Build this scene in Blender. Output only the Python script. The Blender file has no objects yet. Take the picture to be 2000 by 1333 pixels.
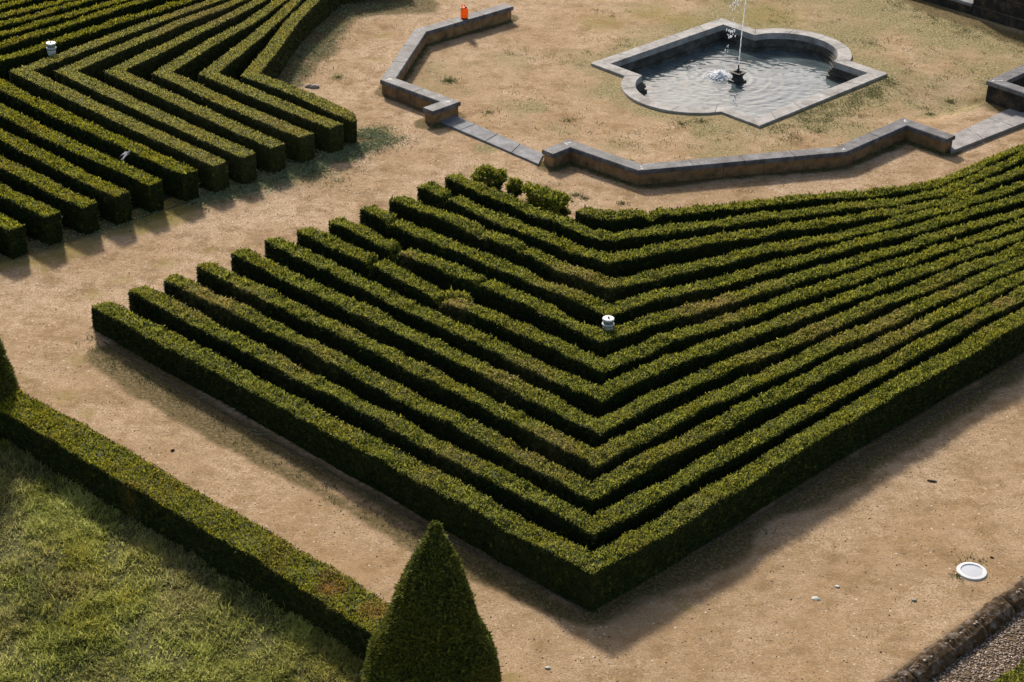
import bpy, bmesh, math, random
import numpy as np
from mathutils import Vector, Matrix
rng = np.random.default_rng(7)
random.seed(7)

# ------------------------------------------------------------------ camera
S = bpy.context.scene
HT = 19.5; FPX = 3750.0; PITCH = math.radians(28.75); ROLL = math.radians(1.65)
cam_d = bpy.data.cameras.new('camera'); cam = bpy.data.objects.new('camera', cam_d)
S.collection.objects.link(cam); S.camera = cam
cam_d.sensor_width = 36; cam_d.lens = FPX / 2000 * 36; cam_d.clip_end = 5000; cam_d.clip_start = 0.5
cp, sp, cr, sr = math.cos(PITCH), math.sin(PITCH), math.cos(ROLL), math.sin(ROLL)
F_ = np.array([0, cp, -sp]); R0 = np.array([1., 0, 0]); U0 = np.array([0, sp, cp])
R_ = cr * R0 + sr * U0; U_ = -sr * R0 + cr * U0
m = Matrix(((R_[0], U_[0], -F_[0], 0), (R_[1], U_[1], -F_[1], 0), (R_[2], U_[2], -F_[2], HT), (0, 0, 0, 1)))
cam.matrix_world = m

# ------------------------------------------------------------------ world and sun
SUN_AZ = math.radians(107); SUN_EL = math.radians(32)
W = bpy.data.worlds.new('World'); S.world = W; W.use_nodes = True
nt = W.node_tree; bg = nt.nodes['Background']
sky = nt.nodes.new('ShaderNodeTexSky'); sky.sky_type = 'NISHITA'; sky.sun_disc = False
sky.sun_elevation = SUN_EL; sky.sun_rotation = math.pi / 2 - SUN_AZ
sky.dust_density = 2.5; sky.air_density = 1.0
haze_mix = nt.nodes.new('ShaderNodeMix'); haze_mix.data_type = 'RGBA'; haze_mix.blend_type = 'MULTIPLY'; haze_mix.inputs[0].default_value = 1
haze_mix.inputs[7].default_value = (1.02, .94, .86, 1)   # thin warm cloud veil
nt.links.new(sky.outputs[0], haze_mix.inputs[6]); nt.links.new(haze_mix.outputs[2], bg.inputs[0]); bg.inputs[1].default_value = 0.12
sd = bpy.data.lights.new('sun', 'SUN'); sd.energy = 4.0; sd.angle = math.radians(5.0); sd.color = (1, 0.935, 0.84)
so = bpy.data.objects.new('sun', sd); S.collection.objects.link(so)
sdir = Vector((math.cos(SUN_AZ) * math.cos(SUN_EL), math.sin(SUN_AZ) * math.cos(SUN_EL), math.sin(SUN_EL)))
so.rotation_euler = sdir.to_track_quat('Z', 'Y').to_euler()
S.view_settings.view_transform = 'Standard'; S.view_settings.look = 'None'
S.view_settings.exposure = 0.5; S.view_settings.gamma = 1
S.render.engine = 'CYCLES'

# ------------------------------------------------------------------ helpers
def G(x, y, z=0.0):
    "point of the garden at height z that a surveyed photo position stands for"
    d = F_ + R_ * ((x - 1000) / FPX) - U_ * ((y - 666.5) / FPX)
    t = (HT - z) / -d[2]
    return np.array([d[0] * t, d[1] * t])

def tag(o, label=None, cat=None, group=None, kind=None):
    if label: o['label'] = label
    if cat: o['category'] = cat
    if group: o['group'] = group
    if kind: o['kind'] = kind
    return o

def raw(name, V, faces, mat, parent=None, attrs=None, smooth=False):
    "V (n,3), faces (m,k) numpy, or a list of polygons"
    me = bpy.data.meshes.new(name)
    if isinstance(faces, np.ndarray):
        k = faces.shape[1]
        me.vertices.add(len(V)); me.vertices.foreach_set('co', np.ascontiguousarray(V, dtype=np.float32).ravel())
        me.loops.add(faces.size); me.loops.foreach_set('vertex_index', faces.astype(np.int32).ravel())
        me.polygons.add(len(faces)); me.polygons.foreach_set('loop_start', np.arange(0, faces.size, k, dtype=np.int32))
        me.update(calc_edges=True)
    else:
        me.from_pydata([tuple(v) for v in V], [], [tuple(f) for f in faces]); me.update()
    for an, av in (attrs or {}).items():
        a = me.attributes.new(an, 'FLOAT', 'POINT'); a.data.foreach_set('value', np.ascontiguousarray(av, dtype=np.float32))
    if smooth: me.polygons.foreach_set('use_smooth', [True] * len(me.polygons))
    me.materials.append(mat)
    o = bpy.data.objects.new(name, me); S.collection.objects.link(o)
    if parent: o.parent = parent
    return o

def frombm(name, bm, mat, parent=None, smooth=False):
    me = bpy.data.meshes.new(name); bmesh.ops.recalc_face_normals(bm, faces=bm.faces); bm.to_mesh(me); bm.free()
    if smooth:
        me.polygons.foreach_set('use_smooth', [True] * len(me.polygons))
        me.set_sharp_from_angle(angle=math.radians(40))
    me.materials.append(mat)
    o = bpy.data.objects.new(name, me); S.collection.objects.link(o)
    if parent: o.parent = parent
    return o

def merge_in(o, bm, mat):
    "add more faces to an object's own mesh under a second material"
    b2 = bmesh.new(); b2.from_mesh(o.data); o.data.materials.append(mat); mi = len(o.data.materials) - 1
    mp = {v: b2.verts.new(v.co) for v in bm.verts}
    for f in bm.faces: b2.faces.new([mp[v] for v in f.verts]).material_index = mi
    b2.to_mesh(o.data); b2.free(); bm.free()

def empty(name, loc):
    o = bpy.data.objects.new(name, None); o.location = loc; o.empty_display_size = 0.2
    S.collection.objects.link(o); return o

def vnoise(x, y, z=0.0, s=1.0, seed=0):
    x = np.asarray(x, float) * s; y = np.asarray(y, float) * s; z = np.asarray(z, float) * s + np.zeros_like(x)
    xi, yi, zi = np.floor(x), np.floor(y), np.floor(z)
    fx, fy, fz = x - xi, y - yi, z - zi
    fx = fx * fx * (3 - 2 * fx); fy = fy * fy * (3 - 2 * fy); fz = fz * fz * (3 - 2 * fz)
    def h(a, b, c):
        v = np.sin(a * 127.1 + b * 311.7 + c * 74.7 + seed * 19.19) * 43758.5453
        return v - np.floor(v)
    r = 0
    for i in (0, 1):
        for j in (0, 1):
            for k in (0, 1):
                r = r + h(xi + i, yi + j, zi + k) * (fx if i else 1 - fx) * (fy if j else 1 - fy) * (fz if k else 1 - fz)
    return r * 2 - 1

def segdist(px, py, a, b):
    ax, ay = a; bx, by = b; dx, dy = bx - ax, by - ay
    t = np.clip(((px - ax) * dx + (py - ay) * dy) / (dx * dx + dy * dy + 1e-9), 0, 1)
    return np.hypot(px - ax - t * dx, py - ay - t * dy)

def polydist(px, py, pts):
    r = np.full(np.shape(px), 1e9)
    for a, b in zip(pts[:-1], pts[1:]): r = np.minimum(r, segdist(px, py, a, b))
    return r

def inpoly(px, py, poly):
    c = np.zeros(np.shape(px), bool); n = len(poly)
    for i in range(n):
        x1, y1 = poly[i]; x2, y2 = poly[(i + 1) % n]
        if y1 == y2: continue
        k = ((y1 > py) != (y2 > py)) & (px < (x2 - x1) * (py - y1) / (y2 - y1) + x1)
        c ^= k
    return c

def sstep(a, b, x):
    t = np.clip((x - a) / (b - a), 0, 1); return t * t * (3 - 2 * t)

# ------------------------------------------------------------------ materials
class MT:
    def __init__(s, name):
        s.m = bpy.data.materials.new(name); s.m.use_nodes = True; s.t = s.m.node_tree
        s.b = s.t.nodes['Principled BSDF']; s.o = s.t.nodes['Material Output']
    def n(s, typ, **kw):
        x = s.t.nodes.new(typ)
        for k, v in kw.items():
            if k in ('operation', 'blend_type', 'data_type', 'attribute_name', 'noise_dimensions', 'feature', 'distance'): setattr(x, k, v)
            else: x.inputs[k.replace('_', ' ')].default_value = v
        return x
    def l(s, a, b): s.t.links.new(a, b)
    def pos(s):
        g = s.t.nodes.new('ShaderNodeNewGeometry'); return g.outputs['Position']
    def noise(s, scale, detail=4, rough=0.6, vec=None):
        x = s.n('ShaderNodeTexNoise', Scale=scale, Detail=detail, Roughness=rough)
        s.l(vec if vec is not None else s.pos(), x.inputs['Vector']); return x.outputs['Fac']
    def ramp(s, fac, stops):
        x = s.t.nodes.new('ShaderNodeValToRGB'); e = x.color_ramp.elements
        while len(e) > 1: e.remove(e[-1])
        e[0].position = stops[0][0]; e[0].color = (*stops[0][1], 1)
        for p, c in stops[1:]: q = e.new(p); q.color = (*c, 1)
        s.l(fac, x.inputs['Fac']); return x.outputs['Color']
    def mask(s, fac, a, b):
        x = s.t.nodes.new('ShaderNodeMapRange'); x.inputs['From Min'].default_value = a; x.inputs['From Max'].default_value = b
        s.l(fac, x.inputs['Value']); return x.outputs['Result']
    def attr(s, name):
        x = s.n('ShaderNodeAttribute', attribute_name=name); return x.outputs['Fac']
    def mix(s, f, a, b, bt='MIX'):
        x = s.t.nodes.new('ShaderNodeMix'); x.data_type = 'RGBA'; x.blend_type = bt; x.clamp_factor = True
        for v, i in ((f, 0), (a, 6), (b, 7)):
            if isinstance(v, (int, float)): x.inputs[i].default_value = v
            elif isinstance(v, tuple): x.inputs[i].default_value = (*v, 1)
            else: s.l(v, x.inputs[i])
        return x.outputs[2]
    def mul(s, a, b, op='MULTIPLY'):
        x = s.t.nodes.new('ShaderNodeMath'); x.operation = op
        for v, i in ((a, 0), (b, 1)):
            if isinstance(v, (int, float)): x.inputs[i].default_value = v
            else: s.l(v, x.inputs[i])
        return x.outputs[0]
    def bump(s, h, strength=0.5, dist=0.02):
        x = s.n('ShaderNodeBump', Strength=strength, Distance=dist); s.l(h, x.inputs['Height']); s.l(x.outputs[0], s.b.inputs['Normal'])
    def base(s, c, rough=0.8, spec=0.3):
        if isinstance(c, tuple): s.b.inputs['Base Color'].default_value = (*c, 1)
        else: s.l(c, s.b.inputs['Base Color'])
        s.b.inputs['Roughness'].default_value = rough; s.b.inputs['Specular IOR Level'].default_value = spec
        return s

def plain(name, c, rough=0.6, spec=0.4, var=0.25, scale=12, metal=0.0):
    M = MT(name); f = M.noise(scale, 5)
    c2 = tuple(v * (1 - var) for v in c); c3 = tuple(min(1, v * (1 + var * .6)) for v in c)
    M.base(M.ramp(f, [(0.3, c2), (0.7, c3)]), rough, spec); M.b.inputs['Metallic'].default_value = metal
    return M.m

def leaf_mat(name, dark, mid, light, dryc, trans=0.3, patch=0.9):
    M = MT(name)
    t = M.attr('tint'); big = M.noise(patch, 3, 0.6); med = M.noise(7.0, 3, 0.6)
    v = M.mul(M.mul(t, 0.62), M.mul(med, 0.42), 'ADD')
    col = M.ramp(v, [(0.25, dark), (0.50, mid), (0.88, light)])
    warm = M.mix(M.mul(M.mask(big, 0.47, 0.68), M.mask(t, .15, .45)), col, M.mix(0.6, col, (mid[0] * 1.35, mid[1] * 1.12, mid[2] * .8)))
    d = M.mul(M.attr('dry'), M.mask(med, 0.3, 0.65))
    c = M.mix(d, warm, dryc)
    M.base(c, 0.68, 0.12)
    tr = M.t.nodes.new('ShaderNodeBsdfTranslucent'); M.l(c, tr.inputs['Color'])
    ms = M.t.nodes.new('ShaderNodeMixShader'); M.l(M.mul(M.mask(t, 0.02, 0.3), trans), ms.inputs[0])
    M.l(M.b.outputs[0], ms.inputs[1]); M.l(tr.outputs[0], ms.inputs[2]); M.l(ms.outputs[0], M.o.inputs['Surface'])
    return M.m

M_hedge = leaf_mat('box_leaves', (0.02, 0.03, 0.006), (0.27, 0.29, 0.032), (0.47, 0.45, 0.08), (0.42, 0.31, 0.11), trans=.42)
M_hedge2 = leaf_mat('trimmed_box_leaves', (0.04, 0.045, 0.011), (0.33, 0.32, 0.065), (0.62, 0.57, 0.16), (0.38, 0.25, 0.12), trans=.42)
M_hedge3 = leaf_mat('yellowish_box_leaves', (0.02, 0.03, 0.006), (0.28, 0.285, 0.024), (0.48, 0.45, 0.05), (0.40, 0.21, 0.05), trans=.42)
M_cone = leaf_mat('yew_leaves', (0.016, 0.028, 0.007), (0.09, 0.112, 0.017), (0.26, 0.265, 0.045), (0.24, 0.12, 0.06), trans=.38)
M_tuft = leaf_mat('weed_leaves', (0.05, 0.065, 0.02), (0.13, 0.15, 0.05), (0.24, 0.26, 0.1), (0.36, 0.29, 0.16))
M_clip = leaf_mat('clipped_leaves', (0.04, 0.06, 0.03), (0.18, 0.23, 0.10), (0.42, 0.47, 0.25), (0.42, 0.38, 0.24), trans=.15)
M_lawn = leaf_mat('lawn_blades', (0.05, 0.065, 0.016), (0.31, 0.33, 0.065), (0.64, 0.64, 0.22), (0.46, 0.38, 0.2), trans=0.45, patch=0.5)

# ground
def ground_material():
    M = MT('sandy_ground'); P = M.pos()
    fine = M.noise(26, 6, 0.75); mid = M.noise(3.2, 5, 0.65); big = M.noise(0.45, 4, 0.6)
    sand = M.ramp(fine, [(0.34, (0.17, 0.105, 0.055)), (0.5, (0.42, 0.295, 0.185)), (0.64, (0.66, 0.51, 0.35))])
    sand = M.mix(M.mask(big, 0.42, 0.6), sand, M.mix(0.55, sand, (0.29, 0.18, 0.085)))
    b2 = M.noise(1.3, 5, 0.7)
    sand = M.mix(M.mul(M.mask(b2, 0.50, 0.64), 0.85), sand, M.mix(1.0, sand, (0.55, 0.5, 0.4), 'MULTIPLY'))
    b3 = M.noise(0.8, 6, 0.75)
    sand = M.mix(M.mul(M.mask(b3, 0.5, 0.4), 0.5), sand, M.mix(1.0, sand, (1.18, 1.2, 1.26), 'MULTIPLY'))
    sand = M.mix(M.mul(M.mask(mid, 0.48, 0.68), 0.6), sand, (0.25, 0.165, 0.08))
    m2 = M.noise(9.0, 5, 0.75)
    sand = M.mix(M.mul(M.mask(m2, 0.52, 0.66), 0.5), sand, (0.22, 0.145, 0.075))
    sand = M.mix(M.mul(M.mask(m2, 0.44, 0.34), 0.45), sand, (0.6, 0.46, 0.31))
    # warm, straw-littered near part
    sand = M.mix(M.mul(M.attr('warm'), 0.5), sand, M.mix(0.75, sand, (0.34, 0.225, 0.115)))
    b4 = M.noise(2.3, 6, 0.8)
    sand = M.mix(M.mul(M.mask(b4, 0.5, 0.6), 0.45), sand, M.mix(1.0, sand, (0.7, 0.66, 0.52), 'MULTIPLY'))
    # specks
    vo = M.n('ShaderNodeTexVoronoi', Scale=9.0); M.l(P, vo.inputs['Vector'])
    wn = M.n('ShaderNodeTexWhiteNoise'); M.l(vo.outputs['Color'], wn.inputs['Vector'])
    near = M.mask(vo.outputs['Distance'], 0.2, 0.12)
    sand = M.mix(M.mul(near, M.mask(wn.outputs['Value'], 0.86, 0.9)), sand, (0.6, 0.53, 0.43))
    vo2 = M.n('ShaderNodeTexVoronoi', Scale=5.0); M.l(P, vo2.inputs['Vector'])
    wn2 = M.n('ShaderNodeTexWhiteNoise'); M.l(vo2.outputs['Color'], wn2.inputs['Vector'])
    sand = M.mix(M.mul(M.mask(vo2.outputs['Distance'], 0.17, 0.07), M.mask(wn2.outputs['Value'], 0.9, 0.94)), sand, (0.12, 0.075, 0.045))
    # straw streaks
    mp = M.t.nodes.new('ShaderNodeMapping'); mp.inputs['Scale'].default_value = (9, 40, 9); mp.inputs['Rotation'].default_value = (0, 0, 0.4)
    M.l(P, mp.inputs['Vector']); st = M.noise(1.6, 5, 0.75, mp.outputs[0])
    sand = M.mix(M.mul(M.mask(st, 0.56, 0.72), 0.35), sand, (0.52, 0.41, 0.25))
    sand = M.mix(M.mul(M.mask(st, 0.44, 0.3), 0.4), sand, (0.2, 0.14, 0.08))
    ed = M.noise(5.5, 5, 0.7); ed2 = M.noise(15, 4, 0.7)
    def am(name, a=0.35, b=0.75):
        x = M.mul(M.attr(name), M.mul(M.mul(ed, 0.9), M.mul(ed2, 0.9), 'ADD'))
        return M.mask(x, a, b)
    grass = M.ramp(ed2, [(0.38, (0.10, 0.09, 0.035)), (0.52, (0.22, 0.19, 0.085)), (0.64, (0.40, 0.33, 0.18))])
    c = M.mix(M.mul(am('grass', 0.3, 0.8), 0.85), sand, grass)
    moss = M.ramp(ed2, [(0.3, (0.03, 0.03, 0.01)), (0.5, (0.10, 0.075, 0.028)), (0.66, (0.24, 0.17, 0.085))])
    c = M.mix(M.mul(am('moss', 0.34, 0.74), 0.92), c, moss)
    c = M.mix(M.mul(am('yell', 0.42, 0.85), 0.75), c, M.mix(ed2, (0.12, 0.10, 0.02), (0.32, 0.25, 0.06)))
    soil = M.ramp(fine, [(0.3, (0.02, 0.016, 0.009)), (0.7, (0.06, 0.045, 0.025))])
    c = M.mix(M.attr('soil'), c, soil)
    lawn = M.ramp(ed2, [(0.35, (0.05, 0.055, 0.018)), (0.6, (0.12, 0.115, 0.04)), (0.75, (0.26, 0.2, 0.12))])
    c = M.mix(M.attr('lawn'), c, lawn)
    M.base(c, 0.95, 0.1)
    M.bump(M.mul(fine, M.mul(mid, 1.5), 'ADD'), 0.55, 0.03)
    return M.m
M_ground = ground_material()

def stone(name, base, dark, light, scale=3.0, rough=.85, spec=.25):
    M = MT(name); a = M.noise(scale, 6, 0.7); b = M.noise(scale * 9, 4, 0.7)
    c = M.ramp(a, [(0.3, dark), (0.5, base), (0.72, light)])
    c = M.mix(M.mul(M.mask(b, 0.5, 0.7), 0.5), c, dark)
    c = M.mix(M.mul(M.mask(b, 0.36, 0.28), 0.5), c, light)
    M.base(c, rough, spec); M.bump(M.mul(a, b, 'ADD'), 0.4, 0.02); return M.m
M_coping = stone('weathered_coping_stone', (0.105, 0.103, 0.11), (0.04, 0.038, 0.038), (0.23, 0.235, 0.25), rough=.68, spec=.3)
M_wall = stone('stained_ochre_stone', (0.26, 0.155, 0.07), (0.07, 0.05, 0.032), (0.38, 0.245, 0.11), 3.2)
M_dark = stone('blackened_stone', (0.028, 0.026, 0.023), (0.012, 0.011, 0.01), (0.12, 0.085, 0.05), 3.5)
M_slab = stone('grey_stone_slab', (0.29, 0.275, 0.265), (0.16, 0.15, 0.14), (0.42, 0.40, 0.385), 2.5)
M_slab2 = stone('blue_grey_slab', (0.2, 0.2, 0.21), (0.12, 0.115, 0.115), (0.33, 0.335, 0.35), 2.5)
M_pool = stone('pale_pool_coping', (0.34, 0.325, 0.305), (0.16, 0.15, 0.135), (0.5, 0.485, 0.46), 2.2)
M_basin = stone('algae_stained_basin', (0.075, 0.072, 0.06), (0.02, 0.021, 0.016), (0.2, 0.19, 0.165), 2.0)
M_mossy = stone('mossy_curb_stone', (0.085, 0.045, 0.012), (0.014, 0.012, 0.008), (0.26, 0.24, 0.22), 7)
M_joint = plain('dark_joint', (0.05, 0.045, 0.04), 0.95, 0.1)
M_mortar = plain('pale_mortar', (0.16, 0.14, 0.12), 0.95, 0.1)
M_edging = stone('concrete_edging', (0.09, 0.065, 0.045), (0.04, 0.03, 0.02), (0.16, 0.12, 0.09), 6)
M_white = plain('white_enamel', (0.68, 0.68, 0.67), 0.5, 0.3, 0.06)
M_lens = plain('frosted_lens', (0.46, 0.48, 0.52), 0.45, 0.5, 0.05)
M_grey = plain('grey_green_glass', (0.16, 0.2, 0.19), 0.25, 0.6, 0.2, 20)
M_black = plain('black_plastic', (0.02, 0.02, 0.022), 0.45, 0.4)
M_post = plain('brown_post', (0.07, 0.04, 0.03), 0.7, 0.3)
M_orange = plain('orange_plastic', (1.0, 0.27, 0.02), 0.35, 0.5, 0.08)
_m = bpy.data.materials['orange_plastic'].node_tree; _t = _m.nodes.new('ShaderNodeBsdfTranslucent'); _t.inputs[0].default_value = (1, .3, .02, 1)
_x = _m.nodes.new('ShaderNodeMixShader'); _x.inputs[0].default_value = .55; _m.links.new(_m.nodes['Principled BSDF'].outputs[0], _x.inputs[1]); _m.links.new(_t.outputs[0], _x.inputs[2])
_m.links.new(_x.outputs[0], _m.nodes['Material Output'].inputs['Surface'])
M_cream = plain('cream_plastic', (0.8, 0.42, 0.2), 0.4, 0.5, 0.08)
M_bird = plain('pale_feathers', (0.4, 0.4, 0.43), 0.8, 0.2, 0.3, 30)
M_bronze = plain('dark_fountain_stone', (0.022, 0.024, 0.022), 0.55, 0.4)
M_pebble = plain('pebbles', (0.4, 0.33, 0.26), 0.85, 0.2, 0.5, 6)
M_darkbit = plain('dead_leaf', (0.07, 0.04, 0.025), 0.9, 0.1, 0.4, 20)
M_paper = plain('pale_scrap', (0.55, 0.57, 0.5), 0.8, 0.2, 0.3, 30)

def water_material():
    M = MT('pool_water'); M.base((0.10, 0.125, 0.125), 0.06, 0.5); M.b.inputs['IOR'].default_value = 1.4; M.b.inputs['Specular Tint'].default_value = (.8, .93, 1, 1)
    M.b.inputs['Metallic'].default_value = 0.0; M.b.inputs['Coat Weight'].default_value = 0.55; M.b.inputs['Coat Roughness'].default_value = 0.05
    c = M.noise(1.4, 4, .6); M.base(M.ramp(c, [(0.35, (0.06, 0.08, 0.085)), (0.65, (0.115, 0.145, 0.15))]), 0.05, 0.5)
    return M.m
M_water = water_material()
def spray_material():
    M = MT('white_spray'); M.base((0.9, 0.92, 0.93), 0.25, 0.5)
    tr = M.n('ShaderNodeBsdfTranslucent'); tr.inputs[0].default_value = (.95, .97, 1, 1); ms = M.n('ShaderNodeMixShader'); ms.inputs[0].default_value = .5
    M.l(M.b.outputs[0], ms.inputs[1]); M.l(tr.outputs[0], ms.inputs[2]); M.l(ms.outputs[0], M.o.inputs['Surface']); return M.m
M_spray = spray_material()

# ------------------------------------------------------------------ layout (surveyed outlines)
U = np.array([0.69645, 0.71760]); Vv = np.array([0.71016, -0.70404]); PC = np.array([6.2731, 52.036])
def uv(a, b): return PC + U * a + Vv * b

def pool_outline(inset, n=26):
    hu, hv, r0, cu, ch = 2.94 - inset, 3.1 - inset, 1.9, 2.22, 1.75
    r = r0 - inset
    half = math.sqrt(max(r * r - (hu - cu) ** 2, 0.01))
    a0 = math.atan2(half, hu - cu); out = []
    out.append((-hu, -hv)); out.append((hu, -hv))
    for i in range(n + 1):
        a = -a0 + 2 * a0 * i / n; out.append((cu + r * math.cos(a), r * math.sin(a)))
    out.append((hu, hv)); out.append((-hu, hv))
    for i in range(n + 1):
        a = a0 - 2 * a0 * i / n; out.append((-(cu + r * math.cos(a)), r * math.sin(a)))
    return [uv(*p) for p in out]

WZ = 0.42
west = [G(x, y, WZ) for x, y in ((994, 10), (821, 60), (758, 154.5), (879, 198.7), (836, 214))]
east = [G(x, y, WZ) for x, y in ((1070, 297), (1112.5, 280), (1249.5, 327), (1644, 291.5), (1768, 237.5), (1858, 268.5))]
MZ = 0.62
mwall = [G(x, y, MZ) for x, y in ((2130, 76), (1946, 158.5), (2090, 206))]

VB = [  # central bed: surveyed centre lines of the hedge tops, front row first
 ([(190, 589), (400, 700), (600, 804), (880, 955), (1157, 1102), (1300, 1025), (1500, 902), (1700, 784), (2000, 615), (2150, 525)], (.55, .80, .72)),
 ([(260, 559), (480, 672), (760, 822), (1160, 1028), (1300, 951), (1700, 731), (2000, 573), (2150, 495)], (.55, .78, .7)),
 ([(329, 539), (520, 632), (820, 786), (1157, 960), (1300, 881), (1700, 681), (2000, 541), (2150, 470)], (.55, .76, .7)),
 ([(391, 514), (600, 616), (880, 752), (1165, 894), (1300, 825), (1700, 641), (2000, 510), (2150, 444)], (.55, .75, .68)),
 ([(461, 490), (700, 604), (940, 720), (1170, 833), (1300, 765), (1700, 600), (2000, 484), (2150, 420)], (.55, .73, .66)),
 ([(525, 466), (780, 587), (1000, 692), (1174, 771), (1300, 712), (1700, 566), (2000, 458), (2150, 402)], (.55, .72, .65)),
 ([(589, 447), (729, 508), (868, 580), (1020, 643), (1179, 716), (1300, 665), (1700, 533), (2000, 436), (2150, 386)], (.58, .7, .64)),
 ([(650, 426), (770, 482), (945, 550), (1060, 602), (1176, 659), (1300, 619), (1500, 563), (1700, 500), (1850, 459), (2000, 412), (2150, 364)], (.58, .7, .62)),
 ([(711, 404), (820, 456), (1000, 528), (1120, 578), (1188, 606), (1300, 575), (1500, 523), (1700, 471), (1850, 429), (2000, 385), (2150, 340)], (.58, .68, .6)),
 ([(768, 384), (900, 438), (1030, 490), (1120, 530), (1190, 557), (1300, 533), (1500, 489), (1700, 446), (1850, 411), (2000, 361), (2150, 314)], (.58, .66, .58)),
 ([(822, 359), (900, 394), (1010, 442), (1120, 487), (1192, 506), (1300, 485), (1500, 452), (1700, 420), (1850, 394), (2000, 333), (2150, 276)], (.58, .66, .58)),
 ([(876, 340), (980, 385), (1080, 425), (1150, 455), (1195, 461), (1300, 451), (1500, 424), (1700, 400), (1840, 378), (2000, 306), (2150, 240)], (.58, .64, .58)),
 ([(1132, 409), (1165, 420), (1205, 422), (1300, 414), (1500, 393), (1700, 378), (1815, 366), (1900, 330), (2000, 286), (2150, 222)], (.58, .62, .6)),
]
LB = [  # upper left bed, right-most row first
 [(692, 230), (590, 184), (489, 145), (533, 94), (572, 39), (613, 0), (655, -36), (790, -60)],
 [(657, 247), (530, 196), (406, 143), (484, 84), (542, 35), (579, 0), (620, -45)],
 [(600, 266), (460, 207), (316, 142), (406, 86), (484, 45), (550, 0), (600, -38)],
 [(543, 284), (385, 214), (223, 139), (300, 102), (377, 66), (507, 2), (580, -38)],
 [(486, 304), (310, 225), (128, 138), (250, 88), (355, 42), (470, 0), (560, -36)],
 [(430, 320), (240, 234), (39, 138), (120, 110), (250, 61), (420, 0), (520, -36)],
 [(371, 338), (180, 252), (0, 167), (-55, 138), (0, 117), (150, 68), (250, 36), (367, 0), (480, -36)],
 [(303, 359), (150, 288), (0, 214), (-154, 142), (0, 91), (150, 43), (285, 0), (400, -36)],
 [(238, 382), (110, 318), (0, 264), (-261, 140), (0, 67), (150, 26), (255, -4), (360, -36)],
 [(175, 401), (90, 360), (0, 317), (-354, 145), (-100, 70), (0, 48), (75, 30), (170, 1), (290, -36)],
 [(104, 421), (0, 370), (-300, 225), (-468, 145), (-150, 75), (0, 33), (75, 14), (130, 0), (240, -34)],
 [(34, 445), (-100, 384), (-548, 150), (-200, 68), (0, 14), (60, -2), (180, -34)],
 [(-30, 468), (-170, 405), (-640, 150), (-200, 52), (0, 1), (90, -24)],
]
front_hedge = [(-70, 730), (0, 772), (86, 818), (250, 916), (355, 974), (550, 1090), (700, 1180), (790, 1233)]
curb = [G(1560, 1455), G(1728, 1333), G(2000, 1134), G(2200, 985)]

# ------------------------------------------------------------------ ground
lawn_poly = [G(-400, 620), G(0, 850), G(230, 975), G(480, 1120), G(760, 1300), G(900, 1600), np.array([-16., 15.])]
gravel_poly = [curb[0], curb[1], curb[2], curb[3], G(2900, 1100), G(2500, 1800), G(1500, 1650)]
plaza_poly = list(west[:4]) + list(east[1:5]) + [mwall[1], uv(7.5, 5.9), uv(9, 0), uv(7, -7)]
def terrain(x, y):
    x = np.asarray(x, float); y = np.asarray(y, float)
    z = 0.012 * vnoise(x, y, 0, 0.6, 3) + 0.005 * vnoise(x, y, 0, 3, 5)
    c = G(1880, 205)
    d = np.hypot(x - c[0], y - c[1]); ins = sstep(0.0, 0.5, polydist(x, y, [east[4], mwall[1]]) * np.where((np.asarray(x) - PC[0]) * Vv[0] + (np.asarray(y) - PC[1]) * Vv[1] < 6.05, 1, 0))
    z = z - 0.16 * np.exp(-(d / 1.6) ** 2) * ins
    g = inpoly(x, y, gravel_poly) & (polydist(x, y, curb) > .13)
    return np.where(g, -0.22 + 0.02 * vnoise(x, y, 0, 2, 8), z)
def z1(x, y): return float(terrain(np.array([x]), np.array([y]))[0])

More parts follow.
